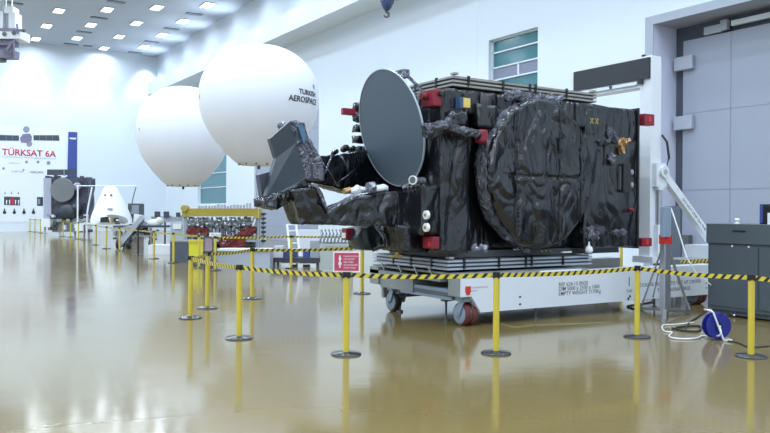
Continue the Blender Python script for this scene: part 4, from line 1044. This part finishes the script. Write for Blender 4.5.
for i in range(8): x_ = 113+i*5.6; dbox(k, x_, 229+random.random()*3, x_+2.5, 235+random.random()*3, rD+.3+random.random()*.4, .3)
k.build('suspension', None, rv)
k = MB(); random.seed(15)
for i in range(26):
    x_ = random.uniform(112, 160); y_ = random.uniform(219, 240); k.m([steel, greyd, greym, capm, darkst][i % 5]); dbox(k, x_, y_, x_+random.uniform(1, 5), y_+random.uniform(.7, 2.2), rD+random.uniform(.1, .7), .12)
for i in range(8):
    x_ = 114+i*5; MB().m(greyd).tube([dp(x_, 228, rD+.2), dp(x_+3, 233, rD+.2), dp(x_+1, 239, rD+.25)], .022, 6).build('wire', None, rv)
k.build('electronics', None, rv)
def ex(t):
    k = MB().m(darkst)
    for x_ in (154.5, 163.5): dbox(k, x_, 211.5, x_+5.5, 217.5, 34.0, .05); dbox(k, x_+2.2, 217, x_+3.2, 219, 34.0, .05)
    dbox(k, 176, 212.5, 180, 217, 34, .05)
    k.build('monitor', None, t)
    k = MB().m(steel); random.seed(11)
    for i in range(12): x_ = 151+i*2.8; dbox(k, x_, 215+random.random()*3, x_+1.8, 220, 34.2, .2)
    k.build('instrument', None, t)
    legs_(34.1, (151, 165, 183), 230, dp(165, 222, 34.1).z, t); legs_(34.8, (151, 165, 183), 230, dp(165, 222, 34.1).z, t)
crate('work_bench', 149, 219.5, 185, 222, 34.0, .9, greyframe, 'long grey bench with monitors and instruments right of the rover', 'bench', ex)
def ex(t):
    k = MB().m(textw); dbox(k, 173, 224, 181, 229, 27.95, .05); k.build('paper', None, t)
crate('electronics_cabinet', 170.5, 222, 182.5, 262, 28.0, .6, mat('pale_teal_grey', (.42, .50, .54), .5), 'pale grey cabinet with white paper between bench and yellow beam rig', 'cabinet', ex)
crate('low_plinth', 148, 245, 171, 330, 29, .8, wpaint, 'low white plinth on the floor left of the dark blue crate', 'plinth')
# ------------------------------------------------------------------ dark blue crate, yellow bin, mauve board, low white crate
def ex(t):
    k = MB().m(greym); dbox(k, 169.7, 240.6, 188.3, 242.2, 24.58, .8); k.build('lid', None, t)
crate('storage_crate', 170, 242, 188, 264.5, 24.6, .75, mat('crate_blue_grey', (.09, .105, .14), .5), 'dark blue grey crate left of the yellow bin', 'crate', ex)
def ex(t):
    k = MB().m(yellow); dbox(k, 188.2, 240.5, 203.4, 243, 22.98, .5); k.build('lid', None, t)
crate('yellow_bin', 188.8, 243, 202.8, 262, 23.0, .42, mat('bin_yellow', (.68, .62, .04), .45), 'bright yellow bin between dark blue crate and mauve board', 'bin', ex)
def ex(t):
    k = MB().m(darkst); dbox(k, 203.5, 236.2, 213, 237.5, 21.48, .06); dbox(k, 203.5, 251, 213, 252.3, 21.48, .06); dbox(k, 203.5, 236.2, 204.3, 252.3, 21.48, .06); dbox(k, 212.2, 236.2, 213, 252.3, 21.48, .06); k.build('frame', None, t)
    legs_(21.55, (204, 212.6), 255, dp(208, 252, 21.5).z, t)
crate('display_board', 203.5, 236.5, 213, 252, 21.5, .05, pinkdull, 'mauve display board in dark frame right of the yellow bin', 'board', ex)
def ex(t):
    k = MB().m(bulk); dbox(k, 216.8, 249, 270.5, 251, 21.95, .7); k.build('lid', None, t)
crate('low_white_crate', 217.5, 251, 270, 270, 22.0, .62, mat('crate_pale_grey', (.42, .45, .52), .45), 'long low white crate in front of the rig with red covers', 'crate', ex)
# ------------------------------------------------------------------ rig under a yellow spreader beam
yD = 25.5
q = dp(222, 262, yD); rg_ = thing('test_rig', (q.x, q.y, 0), 'test rig of steel valves and red covers under a yellow spreader beam', 'rig')
k = MB().m(yellow2); dbox(k, 186, 208.5, 260, 216.5, yD, .25); k.lathe(dp(184, 208.5, yD-.05), FW, [(.11, 0), (.11, .35)], 18); dbox(k, 182, 209, 187, 217, yD, .3); dbox(k, 254, 208.5, 261, 218, yD-.03, .3)
yb = k.build('spreader_beam', None, rg_)
k = MB().m(steel); random.seed(4)
for i in range(17):
    x_ = 198+i*3.2; h_ = 1+random.random()*2.5; dbox(k, x_, 207.5-h_-(1.2 if x_ > 230 else 0), x_+1.6, 208.5, yD+.05, .15)
k.build('shackle', None, yb)
k = MB().m(greyframe)
for x_ in (185, 258): a = dp(x_, 216, yD+.15); k.bar((a.x, a.y, 0), (a.x, a.y, a.z), .12)
for x_ in (185, 258): a = dp(x_, 216, yD+1.3); k.bar((a.x, a.y, 0), (a.x, a.y, a.z-.1), .12)
dbox(k, 184, 240, 262, 242, yD+.1, 1.3); dbox(k, 184, 257, 262, 259, yD+.1, 1.3); k.build('frame', None, rg_)
k = MB().m(steel); kd = MB().m(black)
for i in range(15):
    x_ = 189+i*4.6; k.m([steel, greym][i % 2]); a = dp(x_, 217, yD+.3); b = dp(x_+random.uniform(-1, 1), 231, yD+.35); k.tube([a, (a+b)/2+RT*.04, b], .035, 7)
    k.lathe(dp(x_, 224+random.uniform(-2, 2), yD+.25), RT, [(.03, -.08), (.07, -.04), (.07, .04), (.03, .08)], 10)
    if i % 3 == 0: dbox(kd, x_, 216.5+random.random()*1.5, x_+2.4, 218.8, yD+.05, .2)
    if i % 2: dbox(kd, x_, 226, x_+1.6, 228.5, yD+.15, .2)
for y_ in (221, 227): k.cyl(dp(188, y_, yD+.4), dp(257, y_, yD+.4), .03, 8)
k.build('pipework', None, rg_, True, angle=40); kd.build('valve', None, rg_)
def ruf(pts, o_, seed):
    k = MB().m(redfab).prism([dp(a, b, yD+o_) for a, b in pts], FW*.3); k.refine(.12, 4); k.crinkle(.05, 4, seed, (1, 1, 1)); k.build('red_cover', None, rg_)
ruf([(187, 229), (192, 226.5), (197, 229), (202, 228), (207, 229), (208, 235), (198, 233), (192, 235), (187, 233)], .1, 1)
ruf([(218, 242), (224, 236), (232, 238), (240, 232), (248, 228), (257, 228), (255, 234), (244, 238), (245, 248), (222, 248)], .05, 2)
ruf([(240, 229), (256, 227.5), (255, 233), (246, 235), (240, 234)], .0, 3)
ruf([(196, 242), (214, 241), (216, 248), (197, 248)], .15, 4)
k = MB().m(steel); random.seed(8)
for i in range(100):
    x_ = random.uniform(188, 256); y_ = random.uniform(217, 256); k.m([steel, greym, greyd, steel, darkst][i % 5]); dbox(k, x_, y_, x_+random.uniform(.8, 3), y_+random.uniform(.8, 2.5), yD+random.uniform(-.02, .4), .12)
k.build('instrument', None, rg_)
k = MB().m(greyd); random.seed(12)
for i in range(34):
    x_ = 187+i*2.1; k.m([greyd, greym, greyframe][i % 3]); dbox(k, x_, 217+random.random()*6, x_+random.uniform(.6, 1.8), 257, yD+.8+random.random()*.3, .1)
k.m(greyd); dbox(k, 188, 236, 257, 256, yD+1.25, .05); k.build('rear_manifold', None, rg_)
k = MB().m(wpaint).bar(dp(253, 226, yD-.1), dp(255.5, 219, yD-.1), .05); k.build('white_lever', None, rg_)
k = MB().m(black)
for i in range(7): dbox(k, 261, 213+i*4.5, 265.5, 215+i*4.5, yD-.2, .15)
k.m(greyframe); a = dp(263, 212, yD-.1); k.bar((a.x, a.y, 0), a, .06); rk = k.build('hook_rail', None, rg_)
# ------------------------------------------------------------------ bench with blue items, ladder frame, white boxes, pale cabinet with tube rack
def ex(t):
    k = MB().m(wpaint); dbox(k, 281, 263, 296, 269, 22.7, .5); dbox(k, 298, 263.5, 316, 268.5, 22.7, .5); k.m(wpaint)
    k.build('white_skirt', None, t)
    k = MB().m(black); dbox(k, 291, 264.5, 297, 267, 22.67, .02); dbox(k, 303, 264.5, 310, 267, 22.67, .02); k.build('slot', None, t)
    legs_(22.8, (274, 278, 318), 262, dp(290, 262, 22.7).z, t); legs_(23.3, (274, 318), 262, dp(290, 262, 22.7).z, t)
crate('low_bench', 273, 258, 320, 262.5, 22.7, .9, mat('bench_dark_top', (.05, .05, .07), .5), 'low bench with dark top and white skirt behind the second belt', 'bench', ex)
zb = dp(290, 258, 22.7).z
random.seed(6)
def on_bench(x0, x1, y0, m_, nm, label, cat):
    a = dp(x0, y0, 22.9); b = dp(x1, y0, 22.9); h_ = max(.05, dp(x0, y0, 22.9).z-zb)
    tag(MB().m(m_).prism([Vector((a.x, a.y, zb)), Vector((b.x, b.y, zb)), Vector((b.x, b.y, zb+h_)), Vector((a.x, a.y, zb+h_))], FW*.4).build(nm), label, cat)
on_bench(274, 283, 246, mat('white_box', (.6, .62, .68), .5), 'equipment_box', 'pale box on the left end of the low dark bench', 'box')
on_bench(284, 297, 251.5, bluebox, 'equipment_case', 'cobalt blue case on the low bench below the ladder frame', 'case')
on_bench(303, 309, 250, navy, 'equipment_case', 'navy blue case on the right part of the low bench', 'case')
on_bench(310, 319, 241, mat('box_mid_grey', (.33, .36, .40), .5), 'equipment_box', 'tall mid grey box on the right end of the low bench', 'box')
lD = 24.3
q = dp(294, 262, lD); ld = thing('ladder_frame', (q.x, q.y, 0), 'white ladder shaped frame leaning behind the low bench', 'ladder')
k = MB().m(wpaint); 
a0, a1 = dp(287, 224.5, lD), dp(290.5, 0, lD); b0 = dp(296, 224.5, lD)
fa = dp(291, 262, lD-.5); fa.z = 0; fb = dp(301, 262, lD-.5); fb.z = 0
k.bar(a0, fa, .06); k.bar(b0, fb, .06); k.build('rail', None, ld)
for i in range(6): u = i/6.5; MB().m(wpaint).bar(a0.lerp(fa, u), b0.lerp(fb, u), .05).build('rung', None, ld)
crate('tall_white_box', 298, 230, 320, 262, 25.2, .7, wpaint2, 'tall white box between the ladder frame and the tube rack', 'box')
def ex(t):
    dbox(MB().m(greyd), 340.5, 264, 347.5, 268.8, 20.98, .05).build('vent_opening', None, t)
    tp = dp(325, 248.5, 20.98)
    text('TÜRKSAT ÜNİTE', 'cabinet_lettering', textg, t, tp, RT, UP, .1, fn=lambda x, y, z: tp+RT*x+UP*y-FW*(z+.001))
crate('pale_cabinet', 320.5, 244, 352, 270, 21.0, .8, mat('pale_cabinet_grey', (.42, .45, .44), .5), 'pale grey cabinet with lettering behind the crimson notice', 'cabinet', ex)
zc2 = dp(335, 244, 21).z; q = dp(335, 244, 21.4)
rk = thing('tube_rack', (q.x, q.y, zc2), 'rack of bent grey tubes standing on the pale cabinet', 'rack')
k = MB().m(greym)
for i in range(8):
    x_ = 320+i*3.6
    for j in range(2): k.tube([Vector((*dp(x_, 240, 21.2+j*.3)[:2], zc2+.02)), dp(x_+1, 237, 21.2+j*.3)+UP*0, dp(x_+3, 234, 21.2+j*.3), dp(x_+1.5, 229.5, 21.2+j*.3)], .03, 6)
k.bar(Vector((*dp(320, 240, 21.3)[:2], zc2+.02)), Vector((*dp(350, 240, 21.3)[:2], zc2+.02)), .05, .04); k.build('tubes', None, rk, True)
# items seen between trolley upright and wall, right
q = at(676, 262, D=18); t = thing('floor_cabinet', (q.x, q.y, 0), 'narrow dark grey cabinet seen behind the tripod stand', 'cabinet')
dbox(MB().m(mat('slate_grey_cabinet', (.13, .155, .20), .5)), 671, 206, 680.5, 262, 18, .5).build('body', None, t)
k = MB().m(greyd)
for x_ in (672.2, 679.3):
    a = dp(x_, 262, 18.1); k.cyl((a.x, a.y, 0), (a.x, a.y, a.z), .03, 8)
k.build('leg', None, t)
q = at(688, 240, X=19.58); tag(MB().m(greyd).box(19.4, 19.6, q.y-.14, q.y+.14, q.z-.15, q.z+.15, .01).build('wall_box'), 'small dark square box on the grey hangar door above the hazard strip', 'box')
# ------------------------------------------------------------------ colour management
SC.view_settings.view_transform = 'Standard'; SC.view_settings.look = 'None'; SC.view_settings.gamma = 1
SC.view_settings.use_curve_mapping = False; SC.view_settings.exposure = -2.37
